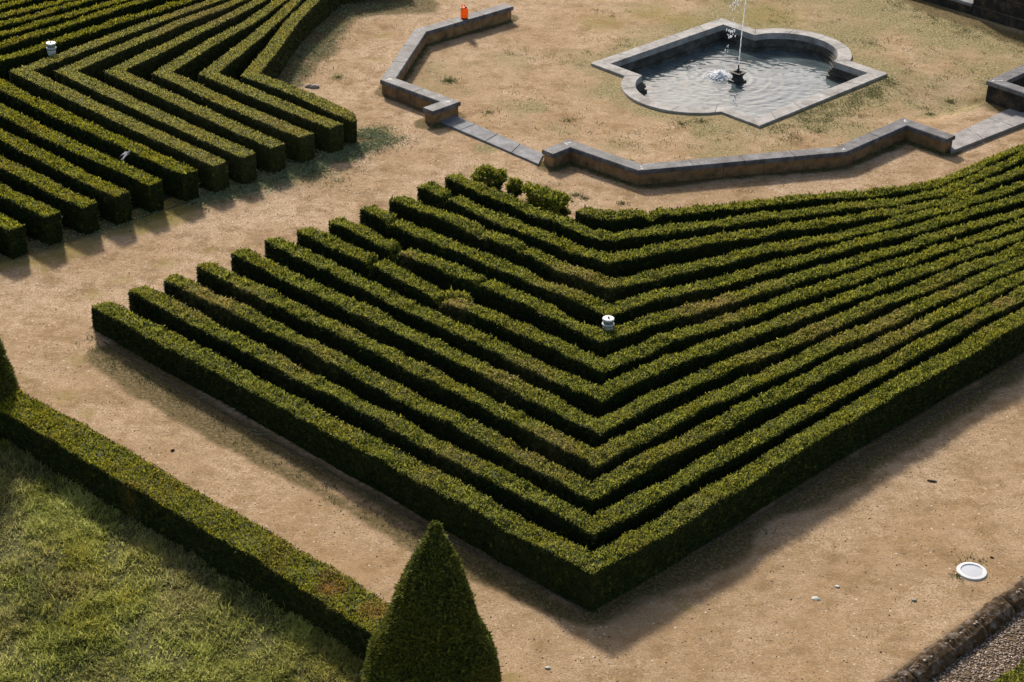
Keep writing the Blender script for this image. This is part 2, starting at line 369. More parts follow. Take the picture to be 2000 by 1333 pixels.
def build_ground():
    x0, x1, y0, y1, st = -22.0, 23.0, 18.0, 66.0, 0.14
    xs = np.arange(x0, x1 + st, st); ys = np.arange(y0, y1 + st, st)
    X, Y = np.meshgrid(xs, ys); nx, ny = len(xs), len(ys)
    X = X.ravel(); Y = Y.ravel(); Z = terrain(X, Y)
    I = (np.arange(ny - 1)[:, None] * nx + np.arange(nx - 1)[None]).ravel()
    Fq = np.stack([I, I + 1, I + nx + 1, I + nx], 1)
    cx = X[Fq].mean(1); cy = Y[Fq].mean(1)
    Fq = Fq[~inpoly(cx, cy, pool_outline(0.2))]
    # ring out to the horizon, in the same mesh
    base = len(X); B = 1500.0
    xe, ye = xs[-1], ys[-1]
    ring = np.array([(-B, -B), (B, -B), (B, B), (-B, B)])
    cor = [0, nx - 1, nx * ny - 1, nx * (ny - 1)]
    X = np.append(X, ring[:, 0]); Y = np.append(Y, ring[:, 1]); Z = np.append(Z, np.zeros(4))
    ringf = np.array([(base + i, base + (i + 1) % 4, cor[(i + 1) % 4], cor[i]) for i in range(4)])
    Fq = np.vstack([Fq, ringf])
    n1 = vnoise(X, Y, 0, 0.8, 11) * .5 + vnoise(X, Y, 0, 2.1, 12) * .3
    # bands of moss and litter beside hedges and walls
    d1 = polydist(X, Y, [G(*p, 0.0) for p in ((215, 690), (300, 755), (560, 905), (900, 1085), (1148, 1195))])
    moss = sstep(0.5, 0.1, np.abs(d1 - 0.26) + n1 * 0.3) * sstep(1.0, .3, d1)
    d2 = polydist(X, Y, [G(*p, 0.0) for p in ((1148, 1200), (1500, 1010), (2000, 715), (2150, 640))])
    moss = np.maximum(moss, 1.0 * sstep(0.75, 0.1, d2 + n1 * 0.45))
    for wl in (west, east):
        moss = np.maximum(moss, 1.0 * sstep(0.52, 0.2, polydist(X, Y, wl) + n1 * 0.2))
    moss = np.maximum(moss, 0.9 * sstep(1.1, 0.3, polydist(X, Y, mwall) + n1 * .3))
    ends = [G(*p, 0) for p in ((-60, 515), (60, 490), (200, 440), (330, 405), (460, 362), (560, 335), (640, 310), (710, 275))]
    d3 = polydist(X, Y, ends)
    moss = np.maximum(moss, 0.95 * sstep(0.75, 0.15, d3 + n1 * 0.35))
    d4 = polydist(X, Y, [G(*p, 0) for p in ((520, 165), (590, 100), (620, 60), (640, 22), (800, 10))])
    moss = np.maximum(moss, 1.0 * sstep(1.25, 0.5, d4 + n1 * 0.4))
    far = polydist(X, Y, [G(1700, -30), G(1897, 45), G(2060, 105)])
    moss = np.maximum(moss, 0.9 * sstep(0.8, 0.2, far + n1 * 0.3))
    yell = 0.95 * sstep(0.9, 0.2, np.abs(d3 - 0.55) + n1 * 0.8) * sstep(-6.5, -8.2, X + 0 * Y)
    for (px, py, r) in ((320, 515, .45), (240, 545, .35), (180, 575, .4), (410, 490, .3), (150, 700, .35), (125, 775, .45), (165, 807, .3), (40, 740, .3), (985, 1290, .3), (1000, 1325, .35), (1340, 1185, .3), (1180, 45, 1.1), (1270, 25, 1.2), (1330, 40, 1.), (1500, 30, 1.5), (750, 70, .5), (735, 118, .35), (900, 930, .0)):
        if r: yell = np.maximum(yell, 0.75 * sstep(r * 1.6, r * .2, np.hypot(*(np.stack([X, Y]) - G(px, py)[:, None])) + n1 * .2))
    # dry grass on the pool court
    pl = inpoly(X, Y, plaza_poly).astype(float)
    dp = polydist(X, Y, pool_outline(0) + [pool_outline(0)[0]])
    u_ = (X - PC[0]) * U[0] + (Y - PC[1]) * U[1]; v_ = (X - PC[0]) * Vv[0] + (Y - PC[1]) * Vv[1]
    grass = pl * np.clip(0.54 + 0.75 * n1 + 0.35 * sstep(1.6, 0.2, dp) + 0.05 * u_, 0, 1) * sstep(-9.5, -3.5, v_ - u_ * .2)
    grass = np.maximum(grass, sstep(1.3, .2, dp) * .75 * pl)
    grass = np.maximum(grass, sstep(1.2, .3, np.hypot(u_ + 1.5, v_ - 4.0)) * .95)
    grass = np.maximum(grass, sstep(1.5, 4.5, u_) * np.clip(.62 + .6 * n1, 0, 1) * sstep(-9, -4, v_))
    for (px, py, r) in ((878, 158, .3), (660, 150, .25), (950, 290, .4), (1040, 210, .5), (730, 262, .6), (1855, 190, .3), (1820, 218, .3)):
        grass = np.maximum(grass, sstep(r * 1.5, r * .3, np.hypot(*(np.stack([X, Y]) - G(px, py)[:, None]))))
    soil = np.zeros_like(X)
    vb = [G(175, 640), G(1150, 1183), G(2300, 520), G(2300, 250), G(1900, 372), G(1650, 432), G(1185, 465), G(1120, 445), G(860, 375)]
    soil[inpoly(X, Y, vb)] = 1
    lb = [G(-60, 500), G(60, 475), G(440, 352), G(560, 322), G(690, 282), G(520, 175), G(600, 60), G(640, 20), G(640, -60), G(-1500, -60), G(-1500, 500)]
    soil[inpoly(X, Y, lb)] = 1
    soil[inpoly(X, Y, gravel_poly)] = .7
    lawn = inpoly(X, Y, lawn_poly).astype(float)
    warm = sstep(40, 27, Y) * .9 + .55 * pl
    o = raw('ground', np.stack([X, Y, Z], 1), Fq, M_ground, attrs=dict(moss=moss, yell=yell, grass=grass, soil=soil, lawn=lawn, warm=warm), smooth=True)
    tag(o, kind='structure')
build_ground()

# ------------------------------------------------------------------ foliage
DRY = [(420, 583, 1.1, .75), (385, 565, .6, .8), (892, 592, .55, 1.0), (793, 497, .3, .8), (1125, 545, 1.1, .75), (1180, 566, .6, .6), (1390, 600, .9, 1.0),
       (1340, 603, .6, .7), (490, 585, .5, .5), (1500, 560, .6, .4), (1960, 598, .5, .8), (1900, 640, .5, .5), (650, 1150, .3, 1.4), (735, 1195, .35, 1.0),
       (1060, 880, .9, .7), (1010, 735, .9, .65), (600, 705, .9, .5), (880, 905, .8, .45), (1600, 650, .9, .6), (1750, 640, 1.0, .6), (1480, 700, .7, .5), (700, 640, .6, .5), (400, 30, 1.2, .7), (330, 62, .7, .5), (540, 245, .8, .5), (1700, 680, .8, .5), (1850, 570, .6, .5), (240, 960, .3, .8), (640, 1130, .2, .9), (1085, 935, .4, .5)]
def dryness(x, y, z):
    d = np.full(np.shape(x), 0.0) + 0.22 * sstep(0.35, 0.8, vnoise(x, y, z, 1.3, 21))
    for px, py, r, w in DRY:
        c = G(px, py, 0.65); d = np.maximum(d, w * sstep(r * 1.2, r * .3, np.hypot(x - c[0], y - c[1])))
    return d

def leaf_mesh(P, N, size, aspect=0.62, lift=0.55):
    "one small pointed leaf spray per point: triangle standing out of the surface"
    n = len(P)
    d = N * lift + rng.normal(0, 0.55, (n, 3)); d /= np.linalg.norm(d, axis=1)[:, None]
    a = np.cross(d, N) + rng.normal(0, .42, (n, 3)); a -= (a * d).sum(1)[:, None] * d; a /= np.linalg.norm(a, axis=1)[:, None] + 1e-9
    L = (size * rng.uniform(0.6, 1.35, n))[:, None]
    b0 = P - a * L * aspect / 2 - d * L * .25; b1 = P + a * L * aspect / 2 - d * L * .25; t = P + d * L * .85
    return np.stack([b0, b1, t], 1).reshape(-1, 3)

BREAKS = {  # surveyed dips where a row has lost plants, per row: position, half length (m), depth (m)
 6: [(731, 510, .06, .45), (872, 582, .06, .3)], 7: [(779, 486, .07, .34), (946, 551, .05, .2)], 8: [(768, 431, .06, .08)], 10: [(878, 384, .06, .26)], 11: [(943, 372, .06, .12)],
 9: [(1025, 488, .06, .07), (945, 456, .06, .06)], 12: [(1270, 418, .09, .14)], 2: [(1495, 785, .06, .15)]}
ROW = [None]
def notch(x, y, h):
    z = np.zeros(np.shape(x))
    for px, py, s, dpt in BREAKS.get(ROW[0], []):
            c = G(px, py, 0.6); z = z + dpt * np.exp(-((x - c[0]) ** 2 + (y - c[1]) ** 2) / (s * 1.5) ** 2)
    return z

def hedge(label, pts, hs, width, mat, dens, size, rough, seed, group=None, zb=0.0, name='box_hedge', round_ends=(False, False), wavy=0.03, cat='hedge'):
    n = len(pts)
    hz = np.interp(np.arange(n), np.linspace(0, n - 1, len(hs)), hs) if len(hs) != 3 else None
    if hz is None:
        k = max(range(n), key=lambda i: pts[i][1]) if pts[0][0] < 1300 and group == VG else n // 2
        k = min(max(k, 1), n - 2)
        hz = np.interp(np.arange(n), [0, k, n - 1], hs)
    C = np.array([G(x, y, h + zb) for (x, y), h in zip(pts, hz)])
    T = np.diff(C, axis=0); SL = np.linalg.norm(T, axis=1); T = T / SL[:, None]
    Nn = np.stack([-T[:, 1], T[:, 0]], 1)
    Mi = np.zeros_like(C); Mi[0] = Nn[0]; Mi[-1] = Nn[-1]
    for i in range(1, n - 1):
        v = Nn[i - 1] + Nn[i]; v /= np.linalg.norm(v); Mi[i] = v / max(v @ Nn[i], 0.4)
    hw = width / 2
    xp = np.array([p[0] for p in pts]); yp = np.array([p[1] for p in pts])
    if group == VG:
        w2 = np.interp(ROW[0], [0, 3, 6, 9], [.92, .84, .72, .64])
        Mi = Mi * np.interp(xp, [1250, 2000], [1, w2])[:, None]
    if group == LG:
        k = int(np.argmin(xp)); aft = np.arange(n) > k
        Mi = Mi * np.where(aft, np.interp(yp, [0, 140], [.66 if pts[0][0] < 680 else .8, 1 if pts[0][0] > 420 else .8]), 1)[:, None]
    cs = np.concatenate([[0], np.cumsum(SL)]); Ltot = cs[-1]
    def at(s, t):
        i = np.clip(np.searchsorted(cs, s, side='right') - 1, 0, n - 2); f = (s - cs[i]) / SL[i]
        c = C[i] * (1 - f)[:, None] + C[i + 1] * f[:, None]; mm = Mi[i] * (1 - f)[:, None] + Mi[i + 1] * f[:, None]
        h = hz[i] * (1 - f) + hz[i + 1] * f
        # rounded ends
        e = np.ones_like(s)
        for on, d in ((round_ends[0], s), (round_ends[1], Ltot - s)):
            if on:
                rr = .2 if on is True else on
                e = np.minimum(e, np.sqrt(np.clip(1 - (1 - np.clip(d / rr, 0, 1)) ** 2, 0.35 if on is True else .12, 1)))
        wob = 1 + wavy * 1.6 * vnoise(s, t * 0 + np.sign(t), 0, 0.9, seed) + wavy * 1.4 * vnoise(s, t * 0 + np.sign(t), 0, 2.7, seed + 1)
        sh = wavy * 1.3 * vnoise(s, s * 0, 0, 0.5, seed + 4)
        p = c + mm * ((t * wob * e + sh) * hw)[:, None]
        nc = notch(c[:, 0], c[:, 1], h)
        p = c + (p - c) * (1 - np.clip(nc * 0.5, 0, .2))[:, None]
        hh = h * (0.985 + 0.0 * s) + wavy * 0.75 * vnoise(p[:, 0], p[:, 1], 0, 1.1, seed + 2) + wavy * .6 * vnoise(p[:, 0], p[:, 1], 0, 3.5, seed + 6) + wavy * .35 * vnoise(p[:, 0], p[:, 1], 0, 9, seed + 8) - nc - (1 - e) * .16
        return p, hh, Nn[i], T[i]
    # body: cross-section swept along the row
    sec = [(-1.0, 0), (-1.0, .33), (-1.0, .66), (-1.0, .93), (-.86, 1.0), (-.45, 1.0), (0, 1.0), (.45, 1.0), (.86, 1.0), (1.0, .93), (1.0, .66), (1.0, .33), (1.0, 0)]
    ns = max(int(Ltot / 0.11), 4); s = np.unique(np.concatenate([np.linspace(0, Ltot, ns), cs])); ns = len(s)
    rows = []
    for t, zf in sec:
        p, h, _, _ = at(s, np.full(ns, t) * .965)
        bx = 0.012 * vnoise(p[:, 0], p[:, 1], zf * h, 7, seed)
        rows.append(np.stack([p[:, 0] + bx, p[:, 1] + bx, zb + zf * (h - 0.01) + (bx if zf > .5 else 0)], 1))
    K = len(sec); V = np.stack(rows, 1).reshape(-1, 3)
    i = (np.arange(ns - 1)[:, None] * K + np.arange(K - 1)[None]).ravel()
    quads = np.stack([i, i + K, i + K + 1, i + 1], 1)
    tris = np.vstack([quads[:, [0, 1, 2]], quads[:, [0, 2, 3]]])
    caps = []
    for b in (0, (ns - 1) * K):
        for k in range(1, K - 1): caps.append((b, b + k, b + k + 1))
    tris = np.vstack([tris, np.array(caps)])
    tint = np.full(len(V), 0.0)  # hedge body kept at the darkest tint, painting in its inner shade
    # leaves
    Ps, Ns = [], []
    def add(num, tf, zf, nf):
        num = int(num)
        if num < 1: return
        s_ = rng.uniform(0, Ltot, num); t_ = tf(num); zz = zf(num)
        p, h, nn, tt = at(s_, t_)
        nrm = nf(num, nn, t_)
        Ps.append(np.stack([p[:, 0], p[:, 1], zb + zz * h + rng.normal(0, rough, num) * (zz > .97)], 1)); Ns.append(nrm)
    up = lambda num, nn, t: np.stack([nn[:, 0] * t * .12, nn[:, 1] * t * .12, np.ones(num)], 1)
    side = lambda num, nn, t: np.stack([nn[:, 0] * np.sign(t) * .8, nn[:, 1] * np.sign(t) * .8, np.full(num, .45)], 1)
    hm = float(np.mean(hz))
    add(dens * Ltot * width, lambda k: rng.uniform(-1, 1, k), lambda k: np.ones(k), up)
    toward = -1 if (Nn.mean(0) @ np.array([0, -1])) < 0 else 1
    # t sign whose outward normal looks to the camera
    for sg in (-1, 1):
        add(dens * .42 * Ltot * hm, lambda k: np.full(k, 1.0 * sg), lambda k: 1 - rng.uniform(0, 1, k) ** 1.4, side)
    # ends
    for e, se in ((0, 1), (1, -1)):
        k = int(dens * .7 * width * hm)
        s_ = np.full(k, 0.0 if e == 0 else Ltot); t_ = rng.uniform(-1, 1, k); p, h, nn, tt = at(s_, t_)
        zz = rng.uniform(0, 1, k)
        Ps.append(np.stack([p[:, 0], p[:, 1], zb + zz * h], 1)); d = -tt if e == 0 else tt
        Ns.append(np.stack([d[:, 0] * .8, d[:, 1] * .8, np.full(k, .4)], 1))
    P = np.vstack(Ps); N = np.vstack(Ns)
    dist = np.linalg.norm(P - np.array([0, 0, HT]), axis=1)
    keep = rng.uniform(0, 1, len(P)) < np.clip((38 / dist) ** 1.2, 0, 1)
    # nothing shows left or right of the frame: thin there
    P = P[keep]; N = N[keep]; dist = dist[keep]
    xr = (P - np.array([0, 0, HT])) @ R_ / ((P - np.array([0, 0, HT])) @ F_) * FPX
    keep = (np.abs(xr) < 1060) | (rng.uniform(0, 1, len(P)) < .15); P = P[keep]; N = N[keep]; dist = dist[keep]
    sz = size * np.clip(dist / 38, .85, 1.4) * np.where(P[:, 2] - zb > .6 * hm, 1, 1.1)
    # shade painted into the leaf tint: light on tops, dark on flanks and ends
    up_facing = np.clip((N[:, 2] - .5) / .5, 0, 1) * 1.0
    tl = rng.beta(1.7, 1.8, len(P)) * (.24 + .76 * up_facing) - .12 * (1 - up_facing)
    tall = rng.uniform(0, 1, len(P)) < 0.03; sz = np.where(tall, sz * 1.6, sz)
    LV = leaf_mesh(P, N, sz)
    b = len(V); LF = (np.arange(len(P) * 3).reshape(-1, 3) + b)
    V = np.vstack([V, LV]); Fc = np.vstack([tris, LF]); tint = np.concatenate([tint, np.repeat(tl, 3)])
    dr = dryness(V[:, 0], V[:, 1], V[:, 2]) * np.concatenate([np.full(b, .15), np.repeat(.35 + .65 * up_facing, 3)])
    org = np.array([C[0][0], C[0][1], zb]); V = V - org
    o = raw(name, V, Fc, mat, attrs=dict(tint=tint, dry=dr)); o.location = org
    return tag(o, label, cat, group)

VG = 'V-shaped clipped hedges of the central bed'
LG = 'nested clipped hedges of the upper left bed'
vlabels = [
 'outermost V-shaped box hedge of the central bed, its point nearest the cone topiary',
 'second V-shaped hedge from the front of the central bed, directly behind the outermost',
 'third V-shaped hedge from the front, with a straw-brown stretch on its left arm',
 'fourth V-shaped hedge from the front, evenly green, right behind the straw-brown one',
 'fifth V-shaped hedge from the front of the central bed, unbroken on its left arm',
 'sixth V-shaped hedge from the front, unbroken, just in front of the twice-broken row',
 'twice-broken V-shaped hedge with a pale brown clump in its left arm',
 'V-shaped hedge in front of the white-lidded lantern, broken twice on its left arm',
 'V-shaped hedge passing directly behind the white-lidded lantern',
 'fourth V-shaped hedge from the back of the central bed, browned left of its point',
 'third V-shaped hedge from the back, its short left end cut off by a notch',
 'second V-shaped hedge from the back, running directly in front of the loose shrubs',
 'rearmost hedge of the central bed, without left arm, bordering the path below the wall']
for i, (pts, hs) in enumerate(VB):
    ROW[0] = i
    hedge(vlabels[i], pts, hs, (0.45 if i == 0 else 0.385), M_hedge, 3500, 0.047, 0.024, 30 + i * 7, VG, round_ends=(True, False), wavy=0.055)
llabels = [
 'right-most hedge of the upper left bed, with rounded end above a pile of clippings',
 'second hedge from the right of the upper left bed, beside the rounded one',
 'third hedge from the right of the upper left bed, with pale trimmed top',
 'fourth hedge from the right of the upper left bed, with pale trimmed top',
 'fifth hedge from the right of the upper left bed, corner below right of the lantern',
 'sixth hedge from the right of the upper left bed, last pale one, behind the lantern',
 'first dark shaggy hedge row of the upper left bed, beside the pale trimmed rows',
 'second dark shaggy hedge row of the upper left bed, where the bird passes',
 'third dark shaggy hedge row of the upper left bed, counted from the trimmed rows',
 'fourth dark shaggy hedge row of the upper left bed, counted from the trimmed rows',
 'fifth dark shaggy hedge row of the upper left bed, counted from the trimmed rows',
 'sixth dark shaggy hedge row, the last whose square end shows at the left edge',
 'hedge showing only as a sliver in the top left corner']
ROW[0] = None
for i, pts in enumerate(LB):
    tr = i < 6
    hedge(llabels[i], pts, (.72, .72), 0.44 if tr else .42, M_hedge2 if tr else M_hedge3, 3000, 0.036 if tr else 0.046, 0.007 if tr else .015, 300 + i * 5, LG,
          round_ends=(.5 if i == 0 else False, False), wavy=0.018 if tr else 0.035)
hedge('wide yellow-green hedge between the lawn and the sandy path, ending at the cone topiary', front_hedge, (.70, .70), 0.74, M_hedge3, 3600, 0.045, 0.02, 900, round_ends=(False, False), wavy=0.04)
hedge('dark green hedge corner beyond the gravel in the bottom right corner', [(1930, 1400), (2010, 1340), (2150, 1240)], (.35, .35), 0.9, M_hedge, 4200, 0.05, 0.03, 950, zb=-.22, wavy=.1)

def shrub(label, px, py, zc, rx, ry, rz, seed, n, stretch=None, group='loose shrubs left over from the back row'):
    "leafy remnant: short stems and a ragged ball or block of leaves"
    c = G(px, py, zc)
    e = empty('box_shrub', (c[0], c[1], 0)); tag(e, label, 'shrub', group)
    r = np.random.default_rng(seed)
    d = r.normal(0, 1, (n, 3)); d /= np.linalg.norm(d, axis=1)[:, None]
    if stretch is not None:
        q = np.sign(d) * np.abs(d) ** .6; d2 = q / np.max(np.abs(q), 1)[:, None] ** .7
    else: d2 = d
    rad = r.uniform(0.55, 1.0, n) ** .5
    rad = np.where(r.uniform(0, 1, n) < .06, rad * 1.22, rad) * (1 + 0.3 * vnoise(d[:, 0], d[:, 1], d[:, 2], 2.2, seed))
    P = d2 * rad[:, None] * np.array([rx, ry, rz])
    P[:, 2] = P[:, 2] * np.where(P[:, 2] > 0, .85, 1) + zc - rz * .1
    if stretch is not None:
        a = math.atan2(stretch[1], stretch[0]); ca, sa = math.cos(a), math.sin(a)
        P = np.stack([P[:, 0] * ca - P[:, 1] * sa, P[:, 0] * sa + P[:, 1] * ca, P[:, 2]], 1)
    P[:, 2] = np.maximum(P[:, 2], 0.1)
    N = d * np.array([.8, .8, .8]) + np.array([0, 0, .35])
    LV = leaf_mesh(P, N, np.full(n, .085), lift=.9)
    Fc = np.arange(n * 3).reshape(-1, 3)
    W_ = LV + np.array([c[0], c[1], 0])
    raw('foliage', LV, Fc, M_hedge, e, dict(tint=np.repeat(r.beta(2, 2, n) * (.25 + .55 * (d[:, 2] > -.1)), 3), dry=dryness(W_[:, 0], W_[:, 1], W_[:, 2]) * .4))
    bm = bmesh.new()
    for k in range(9):
        a = r.uniform(0, 6.28); q = r.uniform(0, .45)
        v0 = Vector((math.cos(a) * rx * q * .5, math.sin(a) * ry * q * .5, -.02)); v1 = Vector((math.cos(a) * rx * q * 1.3, math.sin(a) * ry * q * 1.3, zc))
        mid = (v0 + v1) / 2; ln = (v1 - v0).length
        mt = Matrix.Translation(mid) @ (v1 - v0).to_track_quat('Z', 'Y').to_matrix().to_4x4()
        bmesh.ops.create_cone(bm, segments=6, radius1=.016, radius2=.009, depth=ln, matrix=mt)
    frombm('stem', bm, M_post, e)
shrub('ragged round shrub standing alone at the path edge above the back hedge rows', 955, 344, .38, .36, .33, .33, 51, 2600)
shrub('smallest loose shrub, between the round shrub and the block-shaped one', 1005, 365, .34, .19, .18, .25, 52, 1200)
shrub('short block-shaped leftover piece of hedge, right-most of the loose shrubs', 1066, 392, .35, .54, .27, .34, 53, 3600, stretch=tuple(G(1100, 405) - G(1030, 375)))
shrub('pale brown dying clump standing in the break of the seventh hedge row', 893, 590, .45, .3, .25, .3, 54, 1700, group=None)

def cone(label, cx, cy, H, R, n, seed, lean=(0, 0)):
    e = empty('cone_topiary', (cx, cy, 0)); tag(e, label, 'topiary', 'cone-shaped topiary trees by the lawn hedge')
    def prof(h): # radius at height fraction
        d = (1 - h) * H
        return np.interp(d, [0, .06, .35, .78, 1.56, 2.35, 3.05, 3.3, H], [0.02, .05, .19, .375, .63, .89, 1.06, 1.08, .98]) * R / 1.08
    def surf(h, a):
        r = prof(h) * (1 + .075 * vnoise(np.cos(a) * 1.5, np.sin(a) * 1.5, h * 5, 1.3, seed)) + .018 * vnoise(np.cos(a) * 4, np.sin(a) * 4, h * 7 + np.cos(a) * 3, 1.4, seed + 3)
        return np.stack([r * np.cos(a) + lean[0] * h, r * np.sin(a) + lean[1] * h, h * H], 1)
    hh = np.linspace(0, 1, 60); aa = np.linspace(0, 2 * math.pi, 72, endpoint=False)
    A, Hh = np.meshgrid(aa, hh); V = surf(Hh.ravel(), A.ravel()); V[:, :2] *= .985
    q = []
    for i in range(59):
        for j in range(72): q.append((i * 72 + j, i * 72 + (j + 1) % 72, (i + 1) * 72 + (j + 1) % 72, (i + 1) * 72 + j))
    q = np.array(q); tr = np.vstack([q[:, [0, 1, 2]], q[:, [0, 2, 3]]])
    r = np.random.default_rng(seed)
    h = 1 - np.sqrt(r.uniform(0, 1, n)); h = np.where(r.uniform(0, 1, n) < .02, 1 - r.uniform(0, .03, n), h)
    a = r.uniform(0, 2 * math.pi, n); P = surf(h, a)
    N = np.stack([np.cos(a), np.sin(a), np.full(n, .5)], 1)
    P += N * r.normal(0, .014, n)[:, None]
    sz = np.where(r.uniform(0, 1, n) < .05, .11, .055)
    LV = leaf_mesh(P, N, sz * .8)
    V2 = np.vstack([V, LV]); F2 = np.vstack([tr, np.arange(n * 3).reshape(-1, 3) + len(V)])
    tint = np.concatenate([np.full(len(V), .1), np.repeat(r.beta(2, 2.2, n), 3)])
    dry = .9 * sstep(1.2, .2, V2[:, 2]) * sstep(-.1, .35, vnoise(V2[:, 0], V2[:, 1], V2[:, 2], 1.6, 5) + .1) * (V2[:, 0] > -.2)
    raw('foliage', V2, F2, M_cone, e, dict(tint=tint, dry=dry))
    bm = bmesh.new(); bmesh.ops.create_cone(bm, segments=12, radius1=.11, radius2=.09, depth=.5, matrix=Matrix.Translation((0, 0, .2)))
    frombm('trunk', bm, M_post, e)
t = G(850, 1018, 3.4)
cone('tall dark green cone topiary in the foreground at the end of the low hedge', t[0] - .05, t[1], 3.35, 1.08, 90000, 71, lean=(.05, 0))
t = G(-62, 742, .8)
cone('cone topiary at the left edge of the photo, mostly cut off, behind the low hedge', t[0], t[1] - .1, 3.3, 1.04, 50000, 72)

# ------------------------------------------------------------------ lawn, tufts, litter (uncountable)
def blades(name, X, Y, hgt, wid, mat, label, cat, tint=None, dry=None, lean=.5, kind='stuff'):
    n = len(X); Z = terrain(X, Y)
    a = rng.uniform(0, 6.283, n); ln = np.abs(rng.normal(0, lean, n))
    b = rng.uniform(0, 6.283, n)
    P = np.stack([X, Y, Z - .005], 1)
    w = np.stack([np.cos(b), np.sin(b), np.zeros(n)], 1) * (wid / 2 if np.ndim(wid) == 0 else wid[:, None] / 2)
    hh = hgt * rng.uniform(.5, 1.4, n)
    dr = np.stack([np.cos(a) * ln, np.sin(a) * ln, np.ones(n)], 1); dr /= np.linalg.norm(dr, axis=1)[:, None]
    dr2 = np.stack([np.cos(a) * (ln * 2 + .4), np.sin(a) * (ln * 2 + .4), np.full(n, .6)], 1); dr2 /= np.linalg.norm(dr2, axis=1)[:, None]
    m1 = P + dr * (hh * .55)[:, None]; tp = m1 + dr2 * (hh * .55)[:, None]
    V = np.stack([P - w, P + w, m1 + w * .8, m1 - w * .8, tp], 1).reshape(-1, 3)
    i = np.arange(n)[:, None] * 5
    Fc = np.concatenate([i + np.array([0, 1, 2]), i + np.array([0, 2, 3]), i + np.array([3, 2, 4])], 1).reshape(-1, 3)
    ti = np.repeat(tint if tint is not None else rng.beta(2, 2, n), 5)
    dd = np.repeat(dry if dry is not None else np.zeros(n), 5)
    o = raw(name, V, Fc, mat, attrs=dict(tint=ti, dry=dd))
    return tag(o, label, cat, kind=kind)
def lawn():
    n = 420000
    X = rng.uniform(-14, 0.5, n); Y = rng.uniform(19, 34, n)
    k = inpoly(X, Y, [G(-90, 790), G(0, 840), G(230, 968), G(480, 1112), G(745, 1275), G(760, 1420), G(-90, 1420)])
    X, Y = X[k], Y[k]
    dn = vnoise(X, Y, 0, 1.5, 61) + .6 * vnoise(X, Y, 0, 3.5, 62); k = rng.uniform(0, 1, len(X)) < np.clip(.8 + .8 * dn, .15, 1)
    # clumping
    X, Y = X[k], Y[k]
    cl = vnoise(X, Y, 0, 5, 63)
    h = .12 + .06 * cl + .05 * vnoise(X, Y, 0, 1.0, 64)
    tint = np.clip(rng.beta(2, 2, len(X)) * .7 + .18 + .30 * vnoise(X, Y, 0, .9, 65) + .16 * cl, 0, 1)
    dry = np.clip(.22 + .8 * vnoise(X, Y, 0, 1.1, 66), 0, .85)
    blades('grass', X, Y, h, .021, M_lawn, 'tangled grass of the lawn in the bottom left corner', 'grass', tint, dry, .7)
lawn()

